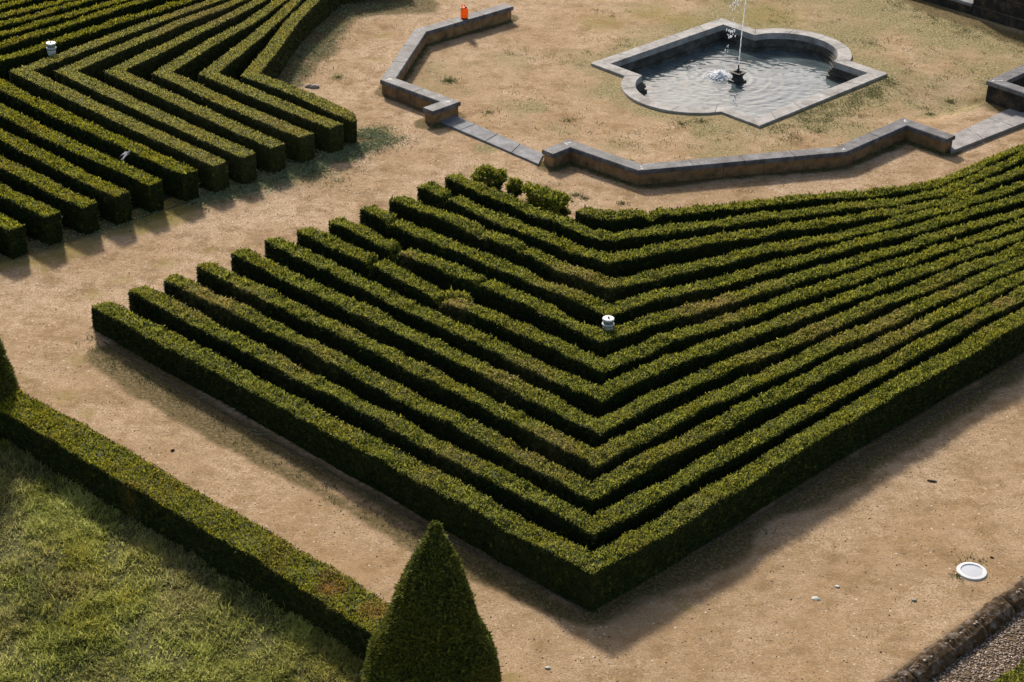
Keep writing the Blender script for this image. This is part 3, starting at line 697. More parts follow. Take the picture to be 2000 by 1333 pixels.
def tufts():
    spots = []
    def sc(px, py, r, n, sq=1): 
        c = G(px, py); a = rng.uniform(0, 6.283, n); q = rng.normal(0, r, n)
        spots.append(np.stack([c[0] + np.cos(a) * q, c[1] + np.sin(a) * q * sq], 1))
    for px, py, r, n in ((878, 158, .17, 420), (660, 151, .12, 150), (1858, 190, .14, 200), (1818, 217, .12, 150), (1125, 382, .10, 160), (1140, 388, .09, 130), (1216, 398, .11, 130), (1085, 325, .25, 300),
                         (955, 220, .2, 180), (1110, 236, .14, 110), (1895, 1100, .16, 160), (1872, 1125, .1, 130), (1900, 1104, .1, 70), (1330, 243, .25, 260), (1480, 236, .2, 200), (1370, 238, .2, 200)):
        sc(px, py, r, n)
    for i in range(26): sc(rng.uniform(1540, 1740), 0, 0, 0)
    # weedy strip below right side of the pool
    for i in range(60):
        f = rng.uniform(0, 1); b = rng.uniform(0.12, 1.3); p = uv(-2.9 + 5.6 * f, 3.15 + b * (.35 + .65 * (1 - f)))
        n = 60; spots.append(p + rng.normal(0, .13, (n, 2)))
    # scattered over the court
    n = 900; a = rng.uniform(-8, 6, n); b = rng.uniform(-7, 6, n); p = np.array([uv(x, y) for x, y in zip(a, b)])
    k = inpoly(p[:, 0], p[:, 1], plaza_poly) & ~inpoly(p[:, 0], p[:, 1], pool_outline(-.1)) & (vnoise(p[:, 0], p[:, 1], 0, .7, 77) + .06 * a > .05)
    for q in p[k]:
        m = rng.integers(6, 26); spots.append(q + rng.normal(0, .10, (m, 2)))
    # at the foot of the walls
    for wl, off, nn in ((west, .24, 170), (east, -.24, 200)):
        wl = np.array(wl)
        for i in range(nn):
            j = rng.integers(0, len(wl) - 1); f = rng.uniform(0, 1); q = wl[j] * (1 - f) + wl[j + 1] * f
            d = wl[j + 1] - wl[j]; d /= np.linalg.norm(d); nrm = np.array([-d[1], d[0]])
            spots.append(q + nrm * (off + rng.normal(0, .04)) + rng.normal(0, .06, (22, 2)))
    q = G(1100, 318)
    for i in range(20): spots.append(q + rng.normal(0, .35, 2) * np.array([1.2, .5]) + rng.normal(0, .08, (25, 2)))
    # moss band weeds beside outer V
    line = [G(*p) for p in ((175, 665), (300, 750), (560, 897), (900, 1090), (1148, 1205), (1500, 1012), (2000, 718))]
    for i in range(420):
        j = rng.integers(0, len(line) - 1); f = rng.uniform(0, 1); c = line[j] * (1 - f) + line[j + 1] * f + rng.normal(0, .16, 2)
        spots.append(c + rng.normal(0, .07, (rng.integers(5, 16), 2)))
    # far right, under the tall wall
    for i in range(90):
        f = rng.uniform(0, 1); c = G(1720 + f * 300, 5 + f * 95) + rng.normal(0, .45, 2); spots.append(c + rng.normal(0, .1, (22, 2)))
    A = np.vstack(spots); gl = G(1898, 1117); A = A[np.hypot(A[:, 0] - gl[0], A[:, 1] - gl[1]) > .29]; k = ~inpoly(A[:, 0], A[:, 1], pool_outline(-.02)); A = A[k]
    blades('weeds', A[:, 0], A[:, 1], np.full(len(A), .05), .017, M_tuft, 'low weeds and grass tufts scattered over the sandy ground', 'weeds', None, rng.uniform(0, .8, len(A)), .9)
tufts()

def clippings():
    L = []
    line = [G(*p) for p in ((-40, 512), (60, 485), (200, 447), (330, 408), (440, 375), (560, 340), (640, 312), (740, 268))]
    wts = [120, 200, 260, 700, 1500, 1900, 1500]
    for j, wt in enumerate(wts):
        n = wt * 5; f = rng.uniform(0, 1, n)[:, None]; c = line[j] * (1 - f) + line[j + 1] * f
        L.append(c + rng.normal(0, .22 if j < 3 else .3, (n, 2)))
    n = 3000; L.append(G(735, 268) + rng.normal(0, 1, (n, 2)) * np.array([.42, .32]))
    n = 9000; f = rng.uniform(0, 1, n)[:, None]
    l2 = [G(*p) for p in ((545, 160), (590, 110), (625, 60), (655, 22), (790, 4))]
    for a, b in zip(l2[:-1], l2[1:]):
        f = rng.uniform(0, 1, 3200)[:, None]; L.append(a * (1 - f) + b * f + rng.normal(0, .42, (3200, 2)))
    n = 900; L.append(G(640, 340) + rng.normal(0, .6, (n, 2)))
    A = np.vstack(L); nn = len(A)
    k = vnoise(A[:, 0], A[:, 1], 0, 1.8, 88) + rng.normal(0, .35, nn) > -.15; A = A[k]; nn = len(A)
    P = np.stack([A[:, 0], A[:, 1], terrain(A[:, 0], A[:, 1]) + rng.uniform(.003, .03, nn)], 1)
    LV = leaf_mesh(P, np.tile(np.array([0, 0, .2]), (nn, 1)), np.full(nn, .05), aspect=.5)
    LV[:, 2] = np.maximum(LV[:, 2], np.repeat(P[:, 2], 3) - .004)
    o = raw('clippings', LV, np.arange(nn * 3).reshape(-1, 3), M_clip, attrs=dict(tint=np.repeat(rng.beta(2, 2, nn), 3), dry=np.repeat(rng.uniform(0, .6, nn), 3)))
    tag(o, 'fallen hedge clippings strewn along the ends of the upper left bed', 'clippings', kind='stuff')
clippings()

def pebble_field(name, X, Y, size, mat, label, cat):
    n = len(X); Z = terrain(X, Y)
    octv = np.array([(1, 0, 0), (0, 1, 0), (-1, 0, 0), (0, -1, 0), (0, 0, .6), (0, 0, -.6)])
    octf = np.array([(0, 1, 4), (1, 2, 4), (2, 3, 4), (3, 0, 4), (1, 0, 5), (2, 1, 5), (3, 2, 5), (0, 3, 5)])
    sc = size * rng.uniform(.5, 1.4, (n, 1, 1)) * rng.uniform(.6, 1.3, (n, 6, 1))
    a = rng.uniform(0, 6.28, n); ca, sa = np.cos(a), np.sin(a)
    v = octv[None] * sc; x = v[:, :, 0] * ca[:, None] - v[:, :, 1] * sa[:, None]; y = v[:, :, 0] * sa[:, None] + v[:, :, 1] * ca[:, None]
    V = np.stack([x + X[:, None], y + Y[:, None], v[:, :, 2] + (Z + size * .25)[:, None]], 2).reshape(-1, 3)
    Fc = (octf[None] + (np.arange(n) * 6)[:, None, None]).reshape(-1, 3)
    tag(raw(name, V, Fc, mat), label, cat, kind='stuff')
n = 26000; X = rng.uniform(-14, 16, n); Y = rng.uniform(23, 62, n)
keep = ~inpoly(X, Y, pool_outline(-.1)) & (rng.uniform(0, 1, n) < np.clip(30 / Y, 0, 1) ** 2)
X, Y = X[keep], Y[keep]
pebble_field('pebbles', X, Y, .012, M_pebble, 'tiny pale pebbles scattered over the sandy paths', 'pebbles')
n = 7000; X = rng.uniform(-14, 16, n); Y = rng.uniform(23, 60, n); keep = ~inpoly(X, Y, pool_outline(-.1)); X, Y = X[keep], Y[keep]
pebble_field('leaf_litter', X, Y, .014, M_darkbit, 'small dark bits of leaf litter on the sandy paths', 'leaf litter')
# gravel bed bottom right
Mg = MT('gravel_stones'); gi = Mg.t.nodes.new('ShaderNodeNewGeometry')
Mg.base(Mg.ramp(gi.outputs['Random Per Island'], [(0, (0.1, 0.07, 0.05)), (.5, (0.3, 0.22, 0.16)), (1, (0.55, 0.45, 0.36))]), .85, .2)
n = 60000; X = rng.uniform(4.5, 11, n); Y = rng.uniform(21, 31, n); keep = inpoly(X, Y, gravel_poly) & (polydist(X, Y, curb) > .1) & (polydist(X, Y, curb) < 3.2)
X, Y = X[keep], Y[keep]
pebble_field('gravel', X, Y, .024, Mg.m, 'loose pinkish gravel behind the mossy stone curb in the bottom right corner', 'gravel')

# ------------------------------------------------------------------ walls
def sweep(pts, hw, z0, z1, bevel=0.0):
    "closed prism along a mitred polyline; profile as list of (offset, z)"
    P = np.array(pts); n = len(P); T = np.diff(P, axis=0); T /= np.linalg.norm(T, axis=1)[:, None]; N = np.stack([-T[:, 1], T[:, 0]], 1)
    Mi = [N[0]]
    for i in range(1, n - 1):
        v = N[i - 1] + N[i]; v /= np.linalg.norm(v); Mi.append(v / max(v @ N[i], .3))
    Mi.append(N[-1])
    if bevel: prof = [(-hw, z0), (-hw, z1 - bevel), (-hw + bevel, z1), (hw - bevel, z1), (hw, z1 - bevel), (hw, z0)]
    else: prof = [(-hw, z0), (-hw, z1), (hw, z1), (hw, z0)]
    K = len(prof); bm = bmesh.new(); R = []
    for i in range(n):
        R.append([bm.verts.new((P[i][0] + Mi[i][0] * o, P[i][1] + Mi[i][1] * o, z)) for o, z in prof])
    for i in range(n - 1):
        for k in range(K): bm.faces.new((R[i][k], R[i][(k + 1) % K], R[i + 1][(k + 1) % K], R[i + 1][k]))
    bm.faces.new(R[0]); bm.faces.new(R[-1][::-1])
    return bm

def joints(pts, hw, z0, z1, step, mat, parent, name='joint', lip=.002):
    "thin recess-coloured joints across coping stones"
    bm = bmesh.new(); P = np.array(pts)
    for a, b in zip(P[:-1], P[1:]):
        L = np.linalg.norm(b - a); t = (b - a) / L; nn = np.array([-t[1], t[0]]); k = max(int(L / step), 1)
        for i in range(1, k):
            c = a + t * (L * i / k); w = .006; o = hw + lip
            q = [(c + t * w * s1 + nn * o * s2) for s1, s2 in ((-1, -1), (1, -1), (1, 1), (-1, 1))]
            vb = [bm.verts.new((x[0], x[1], z0)) for x in q]; vt = [bm.verts.new((x[0], x[1], z1 + lip)) for x in q]
            bm.faces.new(vt); bm.faces.new(vb[::-1])
            for j in range(4): bm.faces.new((vb[j], vb[(j + 1) % 4], vt[(j + 1) % 4], vt[j]))
    merge_in(parent, bm, mat)

def low_wall(label, pts, ztop, zbase, mbody, group=None, gaps=True):
    c = np.mean(pts, 0); e = empty('low_wall', (c[0], c[1], 0)); tag(e, label, 'low wall', group)
    P = [p - c for p in pts]
    T0 = P[0] - P[1]; T0 = T0 / np.linalg.norm(T0); T1 = P[-1] - P[-2]; T1 = T1 / np.linalg.norm(T1)
    Pb = list(P); Pb[0] = P[0] - T0 * .04; Pb[-1] = P[-1] - T1 * .04
    wb = frombm('wall_body', sweep(Pb, .155, zbase, ztop - .115), mbody, e)
    cpn = frombm('coping', sweep(P, .2, ztop - .115, ztop, .02), M_coping, e)
    mk = bmesh.new()
    for k_, q in enumerate(P[1:-1]):
        for _ in range(2):
            a_ = random.uniform(0, 3.1); l_, w_ = random.uniform(.05, .11), random.uniform(.008, .018); o_ = q + np.array([random.uniform(-.1, .1), random.uniform(-.06, .06)])
            tt, nn_ = np.array([math.cos(a_), math.sin(a_)]), np.array([-math.sin(a_), math.cos(a_)])
            mk.faces.new([mk.verts.new((*(o_ + tt * l_ * s1 + nn_ * w_ * s2 * (1 if s1 > 0 else .5)), ztop + .003)) for s1, s2 in ((-1, -1), (1, -1), (1, 1), (-1, 1))])
    merge_in(cpn, mk, M_white)
    joints(P, .2, ztop - .113, ztop, 1.15, M_joint, cpn)
    joints(Pb, .155, zbase + .02, ztop - .125, .95, M_joint, wb)
    return e
low_wall('angular low stone wall on the left of the pool court, carrying the orange canister', west, WZ, -.1, M_wall, 'low walls around the pool court')
low_wall('angular low stone wall in front of the pool, running from the flat threshold to the stone steps', east, WZ, -.1, M_wall, 'low walls around the pool court')
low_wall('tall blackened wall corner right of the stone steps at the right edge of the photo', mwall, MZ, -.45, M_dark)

def slab(label, quad, z0, z1, mat, cuts=4, name='stone_threshold', cat='threshold', levels=1):
    Q = [np.array(q) for q in quad]; c = np.mean(Q, 0); e = empty(name, (c[0], c[1], 0)); tag(e, label, cat)
    Q = [q - c for q in Q]
    for l in range(levels):
        f0, f1 = l / levels, (l + 1) / levels
        zt = z0 + (z1 - z0) * (l + 1) / levels
        for k in range(cuts):
            g0, g1 = (k + .0) / cuts + .002, (k + 1.) / cuts - .002
            bl = lambda u, v: (Q[0] * (1 - u) + Q[1] * u) * (1 - v) + (Q[3] * (1 - u) + Q[2] * u) * v
            cs4 = [bl(g0, f0 + .001), bl(g1, f0 + .001), bl(g1, f1 - .001), bl(g0, f1 - .001)]
            bm = bmesh.new(); zt2 = zt + random.uniform(-.002, .003)
            lo = [bm.verts.new((p[0], p[1], -.3)) for p in cs4]; hi = [bm.verts.new((p[0], p[1], zt2)) for p in cs4]
            bm.faces.new(hi); bm.faces.new(lo[::-1])
            for j in range(4): bm.faces.new((lo[j], lo[(j + 1) % 4], hi[(j + 1) % 4], hi[j]))
            bmesh.ops.bevel(bm, geom=[ed for ed in bm.edges if ed.verts[0].co.z > -.2 and ed.verts[1].co.z > -.2], offset=.008, segments=1, affect='EDGES')
            frombm('slab' if levels == 1 else 'step', bm, mat, e)
    return e
slab('flat grey stone threshold lying in the opening between the two low walls', [G(849, 233, .06), G(1052, 321, .06), G(1062, 301, .06), G(886, 224, .06)], 0, .06, M_slab2, 4)
slab('pale grey stone steps between the low wall and the blackened wall corner', [G(1838, 259, .0), G(1938, 206, .0), G(2040, 224, .1), G(1857, 299, .05)], -.06, .09, M_slab, 3, 'stone_steps', 'steps', 3)

# tall block wall and ledge, top right
def block_wall():
    a = G(1897, 30); d = Vv / np.linalg.norm(Vv); nrm = -U / np.linalg.norm(U)   # face looks along nrm (towards camera)
    e = empty('block_wall', (a[0], a[1], 0)); tag(e, 'tall dark wall of large stone blocks in shadow in the top right corner', 'wall')
    bm = bmesh.new()
    def box(x0, x1, y0, y1, z0, z1, B):
        vs = [B.verts.new((*(d * x + (-nrm) * y), z)) for z in (z0, z1) for x, y in ((x0, y0), (x1, y0), (x1, y1), (x0, y1))]
        for f in ((3, 2, 1, 0), (4, 5, 6, 7), (0, 1, 5, 4), (1, 2, 6, 5), (2, 3, 7, 6), (3, 0, 4, 7)): B.faces.new([vs[i] for i in f])
    box(.02, 5.98, .03, .9, -.1, 1.27, bm); frombm('mortar_core', bm, M_mortar, e)
    for r, (z0, z1) in enumerate(((-.1, .30), (.325, .78), (.805, 1.3))):
        x = 0.0; off = (.5, .25, .7)[r]; first = True
        while x < 6:
            w = off if first else random.uniform(.75, 1.15); first = False
            x1 = min(x + w, 6); bm = bmesh.new(); j = random.uniform(-.012, .012)
            box(x, x1 - .022, j, .92, z0, z1, bm)
            bmesh.ops.bevel(bm, geom=bm.edges[:], offset=.012, segments=1, affect='EDGES')
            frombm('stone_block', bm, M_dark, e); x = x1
    # ledge to the left
    e2 = empty('stone_ledge', (a[0], a[1], 0)); tag(e2, 'low stone ledge with a pale grey top running left from the tall dark block wall', 'ledge')
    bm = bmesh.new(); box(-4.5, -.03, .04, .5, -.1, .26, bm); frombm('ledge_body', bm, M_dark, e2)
    bm = bmesh.new(); box(-4.5, -.03, 0, .55, .26, .36, bm); bmesh.ops.bevel(bm, geom=bm.edges[:], offset=.012, segments=1, affect='EDGES'); frombm('ledge_top', bm, M_slab2, e2)
block_wall()

# ------------------------------------------------------------------ pool
def ring(outer, inner, z0, z1, bm):
    n = len(outer)
    vo0 = [bm.verts.new((*p, z0)) for p in outer]; vo1 = [bm.verts.new((*p, z1)) for p in outer]
    vi0 = [bm.verts.new((*p, z0)) for p in inner]; vi1 = [bm.verts.new((*p, z1)) for p in inner]
    for i in range(n):
        j = (i + 1) % n
        bm.faces.new((vo1[i], vo1[j], vi1[j], vi1[i])); bm.faces.new((vo0[i], vo0[j], vo1[j], vo1[i])); bm.faces.new((vi1[i], vi1[j], vi0[j], vi0[i])); bm.faces.new((vo0[j], vo0[i], vi0[i], vi0[j]))
    return bm
pool = empty('fountain_pool', (PC[0], PC[1], 0)); tag(pool, 'sunken lozenge-shaped stone pool with two rounded bays and a pale coping', 'pool')
def PO(i): return [p - PC for p in pool_outline(i)]
cpn = frombm('coping', ring(PO(0), PO(.40), -.12, .07, bmesh.new()), M_pool, pool)
md = bmesh.new()
for i0, zz0, zz1 in ((.43, -.17, -.119), (.47, -.23, -.169), (.50, -.30, -.229), (.47, -.36, -.299)):
    ring(PO(.2), PO(i0), zz0, zz1, md)
frombm('moulding', md, M_basin, pool)
frombm('basin_wall', ring(PO(.1), PO(.53), -1.4, -.359, bmesh.new()), M_basin, pool)
bm = bmesh.new()
# joints on the coping
oo, ii = PO(0), PO(.40)
def cjoint(p, q):
    t = (q - p); L = np.linalg.norm(t); t /= L; nn = np.array([-t[1], t[0]]); w = .007
    vs = [bm.verts.new((*(a + nn * w * s), .072)) for a, s in ((p, -1), (p, 1), (q, 1), (q, -1))]; bm.faces.new(vs)
def lerp(a, b, f): return a * (1 - f) + b * f
for k, fs in ((0, (.2, .42, .62, .82)), (29, (.22, .45, .68, .88))):
    for f in fs: cjoint(lerp(oo[k], oo[k + 1], f), lerp(ii[k], ii[k + 1], f))
for k in (2, 9, 15, 21, 28, 32, 39, 45, 51, 57): 
    if k < len(oo): cjoint(oo[k], ii[k])
merge_in(cpn, bm, M_joint)
# floor and water
def fill(name, inset, z, mat, parent=None):
    bm = bmesh.new(); vs = [bm.verts.new((*p, z)) for p in PO(inset)]; f = bm.faces.new(vs); bmesh.ops.triangulate(bm, faces=[f]); return frombm(name, bm, mat, parent)
fill('basin_floor', .3, -1.3, M_basin, pool)
def water():
    st = .035; a = np.arange(-4.2, 4.2, st); A, B = np.meshgrid(a, a); n = len(a)
    q = np.stack([A.ravel(), B.ravel()], 1); xy = q[:, :1] * U + q[:, 1:] * Vv
    X, Y = xy[:, 0], xy[:, 1]
    sp_ = G(1405, 150, -.43) - PC
    r = np.hypot(X - sp_[0], Y - sp_[1]); 
    z = .0045 * np.sin(r * 21 + .8 * vnoise(X, Y, 0, 1.2, 3)) * np.exp(-r * .65) * sstep(0, .25, r)
    z += .0025 * np.sin(np.hypot(X, Y) * 19 + vnoise(X, Y, 0, 1.5, 4) * 2) * np.exp(-np.hypot(X, Y) * .5)
    z += .004 * vnoise(X, Y, 0, 2.2, 5) + .0042 * vnoise(X + Y * .4, Y * 1.6, 0, 4.5, 6) + .0024 * vnoise(X, Y, 0, 11, 7)
    z += .003 * vnoise(X * 1.0, Y * 2.2, 0, 7, 12) + .004 * np.sin(r * 34 + vnoise(X, Y, 0, 2, 8) * 2) * np.exp(-r * .9)
    z += .016 * np.exp(-r * 4) * vnoise(X, Y, 0, 14, 9)
    I = (np.arange(n - 1)[:, None] * n + np.arange(n - 1)[None]).ravel(); Fq = np.stack([I, I + 1, I + n + 1, I + n], 1)
    out = [np.array(p) for p in PO(.5)]; cx = X[Fq].mean(1); cy = Y[Fq].mean(1)
    Fq = Fq[inpoly(cx, cy, out)]
    used = np.unique(Fq); mp = np.zeros(len(X), int); mp[used] = np.arange(len(used))
    V = np.stack([X, Y, z], 1)[used]; o = raw('water', V, mp[Fq], M_water, smooth=True); o.location = (PC[0], PC[1], -.43)
    tag(o, kind='structure')
water()

# fountain nozzle on its stepped pedestal
nz = G(1440, 160, -.43)
def prism(levels, rot, bm=None, seg=4):
    bm = bm or bmesh.new(); prev = None
    for r, z in levels:
        cur = [bm.verts.new((r * math.cos(rot + 2 * math.pi * k / seg), r * math.sin(rot + 2 * math.pi * k / seg), z)) for k in range(seg)]
        if prev:
            for k in range(seg): bm.faces.new((prev[k], prev[(k + 1) % seg], cur[(k + 1) % seg], cur[k]))
        else: bm.faces.new(cur[::-1])
        prev = cur
    bm.faces.new(prev); return bm
e = empty('fountain_nozzle', (nz[0], nz[1], -.43)); tag(e, 'small dark stepped fountain pedestal with an upright nozzle in the middle of the pool', 'fountain')
ra = math.atan2(U[1], U[0]) + math.pi / 4 + .0
frombm('pedestal', prism([(.27, -.9), (.27, .0), (.26, .05), (.19, .06), (.15, .13), (.15, .18), (.20, .24), (.25, .30), (.15, .30), (.13, .25)], ra), M_bronze, e)
frombm('nozzle', prism([(.03, .2), (.03, .36), (.045, .37), (.045, .40), (.022, .41), (.02, .52)], 0, seg=12), M_bronze, e)
top = Vector((nz[0], nz[1], -.43 + .52))
# water jet
bm = bmesh.new(); prev = None; H = 3.2
for k in range(60):
    f = k / 59; z = H * f; r = .011 + .006 * f + .003 * math.sin(k * 1.9)
    cx = .10 * f * f + .004 * math.sin(k * 1.3); cy = -.02 * f
    cur = [bm.verts.new((cx + r * math.cos(a), cy + r * math.sin(a), z)) for a in (0, 1.05, 2.09, 3.14, 4.19, 5.24)]
    if prev:
        for j in range(6): bm.faces.new((prev[j], prev[(j + 1) % 6], cur[(j + 1) % 6], cur[j]))
    prev = cur
jo = frombm('water_jet', bm, M_spray, smooth=True); jo.location = top; tag(jo, 'thin white jet of water shooting straight up out of the fountain nozzle', 'water jet')
bm = bmesh.new()
def drop(px, py, depth, r, el=1.0):
    # falling column lies beside the nozzle
    c = G(1405, 150, -.43); z = -.43 + depth
    p = G(px, py, 0)
    bmesh.ops.create_icosphere(bm, subdivisions=1, radius=r, matrix=Matrix.Translation((c[0] + (px - 1405) / 66.0, c[1] + random.uniform(-.06, .06), z)) @ Matrix.Diagonal((1, 1, el, 1)))
vp = 66 * .93
for (ya, yb, cnt, xa, xb, w) in ((-10, 20, 60, 1428, 1425, 5), (50, 78, 46, 1423, 1417, 4), (78, 150, 26, 1416, 1407, 2.5), (20, 50, 8, 1424, 1422, 3)):
    for k in range(cnt):
        f = random.random(); y = ya + (yb - ya) * f; x = xa + (xb - xa) * f + random.gauss(0, w)
        drop(x, y, (150 - y) / vp, random.uniform(.006, .017), random.uniform(1.2, 3.5))
o = frombm('falling_spray', bm, M_spray, smooth=True); tag(o, 'broken column of falling water drops left of the fountain jet', 'water spray', kind='stuff')
bm = bmesh.new(); c = G(1405, 150, -.43)
for k in range(1500):
    a = random.uniform(0, 6.283); q = abs(random.gauss(0, .2)); zz = max(0, random.gauss(.02, .06)) * math.exp(-q * 2)
    bmesh.ops.create_icosphere(bm, subdivisions=1, radius=random.uniform(.008, .034) * math.exp(-q * 1.5), matrix=Matrix.Translation((c[0] + q * math.cos(a), c[1] + q * math.sin(a), -.425 + zz)) @ Matrix.Diagonal((1.5, 1.5, .45, 1)))
o = frombm('splash', bm, M_spray, smooth=True); tag(o, 'white splash where the falling water meets the pool left of the pedestal', 'splash', kind='stuff')

# ------------------------------------------------------------------ edging strips and curb
def strip(label, pts, hw, z1, mat, name='garden_edging', cat='edging', z0=-.1):
    c = np.mean(pts, 0); o = frombm(name, sweep([p - c for p in pts], hw, z0, z1, .01), mat); o.location = (c[0], c[1], 0); return tag(o, label, cat)
strip('thin concrete edging along the foot of the outermost V hedge', [G(203, 668), G(300, 730), G(560, 876), G(860, 1043), G(1148, 1194), G(1500, 998), G(2000, 712), G(2140, 628)], .02, .016, M_edging)
strip('thin pale edging along the hedge ends of the upper left bed', [G(-60, 517), G(60, 486), G(130, 470), G(260, 430), G(420, 380)], .02, .016, M_edging)
def mossy_curb():
    P = [np.array(p) for p in curb]; e = empty('stone_curb', (P[1][0], P[1][1], 0)); tag(e, 'rough dark mossy stone curb between the sandy path and the gravel, bottom right', 'curb')
    o0 = P[1]; d = (P[2] - P[1]); L = np.linalg.norm(d); d /= L; nn = np.array([-d[1], d[0]])
    x = -1.6
    while x < L + 3:
        w = random.uniform(.85, 1.15); bm = bmesh.new()
        nu, prof = 14, [(.06, -.12), (.055, .0), (.03, .018), (-.04, .02), (-.13, .0), (-.24, -.05), (-.33, -.13), (-.37, -.3)]
        R = []
        for i in range(nu + 1):
            s = x + .01 + (w - .02) * i / nu; row = []
            for k, (o, z) in enumerate(prof):
                q = o0 + d * s + nn * o; nz_ = .022 * float(vnoise(np.array([q[0]]), np.array([q[1]]), np.array([z]), 9, 4)[0]) + .03 * float(vnoise(np.array([q[0]]), np.array([q[1]]), np.array([z]), 3, 9)[0])
                en = .03 * (1 if i in (0, nu) else 0)
                row.append(bm.verts.new((q[0] - o0[0] + nn[0] * nz_, q[1] - o0[1] + nn[1] * nz_, z + nz_ - en)))
            R.append(row)
        for i in range(nu):
            for k in range(len(prof) - 1): bm.faces.new((R[i][k], R[i + 1][k], R[i + 1][k + 1], R[i][k + 1]))
        bm.faces.new(R[0]); bm.faces.new(R[-1][::-1])
        frombm('curb_stone', bm, M_mossy, e); x += w
mossy_curb()

# ------------------------------------------------------------------ small things
def lathe(prof, seg=28):
    bm = bmesh.new(); prev = None
    for r, z in prof:
        cur = [bm.verts.new((max(r, .0005) * math.cos(2 * math.pi * k / seg), max(r, .0005) * math.sin(2 * math.pi * k / seg), z)) for k in range(seg)]
        if prev:
            for k in range(seg): bm.faces.new((prev[k], prev[(k + 1) % seg], cur[(k + 1) % seg], cur[k]))
        prev = cur
    return bm
def lantern(label, px, py, h, s=1.0, low_white=True):
    c = G(px, py); e = empty('garden_lantern', (c[0], c[1], 0)); tag(e, label, 'lantern', 'white garden lanterns among the hedges')
    b = h - .36 * s
    frombm('post', lathe([(.035, -.05), (.035, b), (.0, b)]), M_post, e, True)
    frombm('lamp_base', lathe([(0, b), (.085 * s, b), (.10 * s, b + .03), (.115 * s, b + .16 * s), (.0, b + .16 * s)]), M_white, e, True)
    frombm('glass', lathe([(0, b + .16 * s), (.118 * s, b + .161 * s), (.122 * s, b + .20 * s), (.108 * s, b + .23 * s), (.108 * s, b + .31 * s), (0, b + .31 * s)]), M_grey, e, True)
    frombm('collar', lathe([(.119 * s, b + .19 * s), (.132 * s, b + .2 * s), (.132 * s, b + .22 * s), (.11 * s, b + .235 * s)]), M_lens, e, True)
    lid = frombm('lid', lathe([(0, b + .31 * s), (.125 * s, b + .312 * s), (.13 * s, b + .33 * s), (.12 * s, b + .35 * s), (.03, b + .357 * s), (0, b + .357 * s)]), M_white, e, True)
    frombm('knob', lathe([(0, b + .355 * s), (.022 * s, b + .356 * s), (.02 * s, b + .385 * s), (0, b + .39 * s)], 12), M_grey, lid, True)
lantern('jar-shaped white and grey-green lantern in the upper left bed', 105.5, 150, 1.0, 1.05)
lantern('white-lidded lantern standing in the point of the central V hedges', 1184, 701, .97, .98)

c = G(1898, 1117); e = empty('ground_light', (c[0], c[1], 0)); tag(e, 'round white flush ground light on the sandy path near the bottom right curb', 'ground light')
frombm('rim', lathe([(.26, -.05), (.265, .012), (.255, .026), (.2, .03), (.19, .012)], 48), M_white, e, True)
frombm('lens', lathe([(.192, .014), (.1, .018), (.0, .019)], 48), M_lens, e, True)

# orange canister on the low wall
c = G(907, 36, WZ); e = empty('canister', (c[0], c[1], WZ)); e.rotation_euler = (0, 0, -.25); tag(e, 'bright orange plastic canister with a dark cap standing on the low wall', 'canister')
def bbox(x0, x1, y0, y1, z0, z1, bev, bm=None):
    bm = bm or bmesh.new(); vs = [bm.verts.new((x, y, z)) for z in (z0, z1) for x, y in ((x0, y0), (x1, y0), (x1, y1), (x0, y1))]
    fs = [bm.faces.new([vs[i] for i in f]) for f in ((3, 2, 1, 0), (4, 5, 6, 7), (0, 1, 5, 4), (1, 2, 6, 5), (2, 3, 7, 6), (3, 0, 4, 7))]
    if bev: bmesh.ops.bevel(bm, geom=list({ed for f in fs for ed in f.edges}), offset=bev, segments=3, affect='EDGES')
    return bm
bm = lathe([(0, .015), (.10, .02), (.112, .05), (.112, .24), (.095, .29), (.05, .33), (.03, .335), (0, .335)], 24)
for v in bm.verts: v.co.y *= .8
frombm('tank', bm, M_orange, e, True)
bm = lathe([(0, 0), (.105, 0), (.11, .018), (.0, .018)], 24)
for v in bm.verts: v.co.y *= .82
frombm('foot', bm, M_black, e, True)
frombm('shoulder', bbox(-.115, -.03, -.05, .06, .22, .34, .025), M_cream, e, True)
cp_ = lathe([(0, 0), (.03, 0), (.03, .045), (0, .045)], 14)
for v in cp_.verts: v.co += Vector((.045, 0, .318))
frombm('cap', cp_, M_black, e, True)
bm = bmesh.new(); prev = None
for k in range(17):
    a = math.pi * k / 16; cx, cz = -.03 + .055 * math.cos(a), .33 + .09 * math.sin(a)
    cur = [bm.verts.new((cx + .016 * math.cos(b) * math.cos(a), .02 * math.sin(b), cz + .016 * math.cos(b) * math.sin(a))) for b in [2 * math.pi * j / 8 for j in range(8)]]
    if prev:
        for j in range(8): bm.faces.new((prev[j], prev[(j + 1) % 8], cur[(j + 1) % 8], cur[j]))
    prev = cur
frombm('handle', bm, M_orange, e, True)

# pale bird gliding over the hedges
c = G(246, 303, 1.1); e = empty('bird', (c[0], c[1], 1.1)); tag(e, 'small pale grey bird gliding low over the dark hedge rows at the left', 'bird')
e.rotation_euler = (0, -.75, .35)
def birdbody():
    bm = bmesh.new(); prev = None
    pr = [(-.17, .004, .022), (-.14, .008, .022), (-.09, .014, .02), (-.03, .03, .03), (.03, .036, .034), (.07, .03, .03), (.095, .02, .022), (.115, .021, .022), (.135, .016, .016), (.15, .005, .005), (.165, .001, .001)]
    for x, rz, ry in pr:
        cur = [bm.verts.new((x, ry * math.cos(b), rz * math.sin(b))) for b in [2 * math.pi * j / 10 for j in range(10)]]
        if prev:
            for j in range(10): bm.faces.new((prev[j], prev[(j + 1) % 10], cur[(j + 1) % 10], cur[j]))
        else: bm.faces.new(cur[::-1])
        prev = cur
    bm.faces.new(prev); return bm
frombm('body', birdbody(), M_bird, e, True)
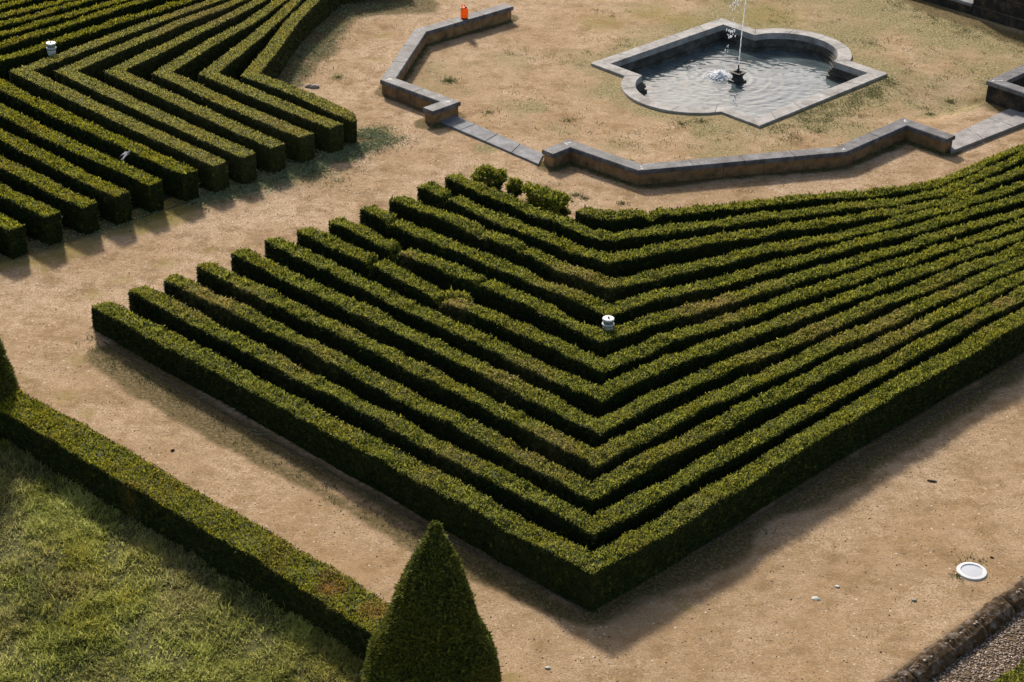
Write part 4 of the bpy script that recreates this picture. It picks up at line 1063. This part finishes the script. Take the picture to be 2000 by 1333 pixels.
for sg in (-1, 1):
    bm = bmesh.new(); prev = None
    for k, (x0, x1, y, z) in enumerate(((-.03, .06, .02, .015), (-.04, .065, .06, .03), (-.08, .03, .10, .032), (-.14, -.05, .13, .025), (-.18, -.16, .14, .018))):
        cur = [bm.verts.new((x0, sg * y, z)), bm.verts.new(((x0 + x1) / 2, sg * y, z + .006)), bm.verts.new((x1, sg * y, z)), bm.verts.new(((x0 + x1) / 2, sg * y, z - .003))]
        if prev:
            for j in range(4): bm.faces.new((prev[j], prev[(j + 1) % 4], cur[(j + 1) % 4], cur[j]))
        else: bm.faces.new(cur[::-1])
        prev = cur
    bm.faces.new(prev); frombm('wing', bm, M_bird, e, True)

def lump(name, label, cat, px, py, rx, ry, rz, mat, seed, rot=0.0, group=None):
    c = G(px, py); bm = bmesh.new(); bmesh.ops.create_icosphere(bm, subdivisions=3, radius=1)
    co = np.array([v.co[:] for v in bm.verts]); k = 1 + .35 * vnoise(co[:, 0], co[:, 1], co[:, 2], 1.6, seed) + .15 * vnoise(co[:, 0], co[:, 1], co[:, 2], 4, seed)
    for v, q in zip(bm.verts, k): v.co = Vector((v.co.x * rx * q, v.co.y * ry * q, max(v.co.z, -.3) * rz * q))
    o = frombm(name, bm, mat); o.location = (c[0], c[1], rz * .25); o.rotation_euler = (0, 0, rot); return tag(o, label, cat, group)
lump('stone', 'flat grey brown stone on the path right of the upper left bed', 'stone', 612, 170, .20, .10, .06, M_pebble, 13, .1)
lump('dead_leaf', 'dark curled leaf on the path above the ground light', 'leaf', 1819, 940, .09, .025, .016, M_darkbit, 5, -.15)
lump('dead_leaf', 'dark lump of debris on the path left of the low hedge, beside the central bed', 'leaf', 337, 881, .035, .03, .03, M_darkbit, 6)
lump('scrap', 'crumpled pale green scrap on the path, the larger of two', 'scrap', 1594, 1170, .075, .045, .022, M_paper, 7, -.3)
lump('scrap', 'tiny pale scrap on the path above and right of the larger one', 'scrap', 1635, 1146, .045, .03, .016, M_paper, 8)
lump('scrap', 'small pale scrap in front of the cone topiary on the path', 'scrap', 1070, 1305, .05, .03, .02, M_paper, 9)
lump('dead_leaf', 'small dark leaf on the path just above the ground light', 'leaf', 1937, 1090, .035, .025, .02, M_darkbit, 10)
lump('weed_tuft', 'pale dusty clump on the path right of the two scraps', 'weed', 1785, 1172, .05, .04, .02, M_pebble, 11)
# pale straw stems lying in the shadow of the outermost hedge
Mstraw = plain('straw', (0.42, 0.4, 0.27), .8, .2)
for k, (px, py, a, L) in enumerate(((400, 778, .3, .32), (437, 797, -.7, .3), (470, 812, .9, .3), (478, 815, .95, .25), (495, 842, -.4, .22), (512, 850, .1, .3), (455, 800, .2, .2))):
    c = G(px, py); bm = bmesh.new(); prev = None
    for i in range(7):
        f = i / 6 - .5; r = .009 * (1 - abs(f) * .8); bend = .05 * f * f * (1 if k % 2 else -1)
        x, y = L * f * math.cos(a) - bend * math.sin(a), L * f * math.sin(a) + bend * math.cos(a)
        cur = [bm.verts.new((x, y + r * math.cos(b), .02 + r * math.sin(b))) for b in (0, 2.1, 4.2)]
        if prev:
            for j in range(3): bm.faces.new((prev[j], prev[(j + 1) % 3], cur[(j + 1) % 3], cur[j]))
        prev = cur
    o = frombm('straw_stem', bm, Mstraw); o.location = (c[0], c[1], 0)
    tag(o, 'pale dry stem lying at the foot of the outermost V hedge on its left arm', 'stem', 'pale dry stems at the foot of the outermost hedge')
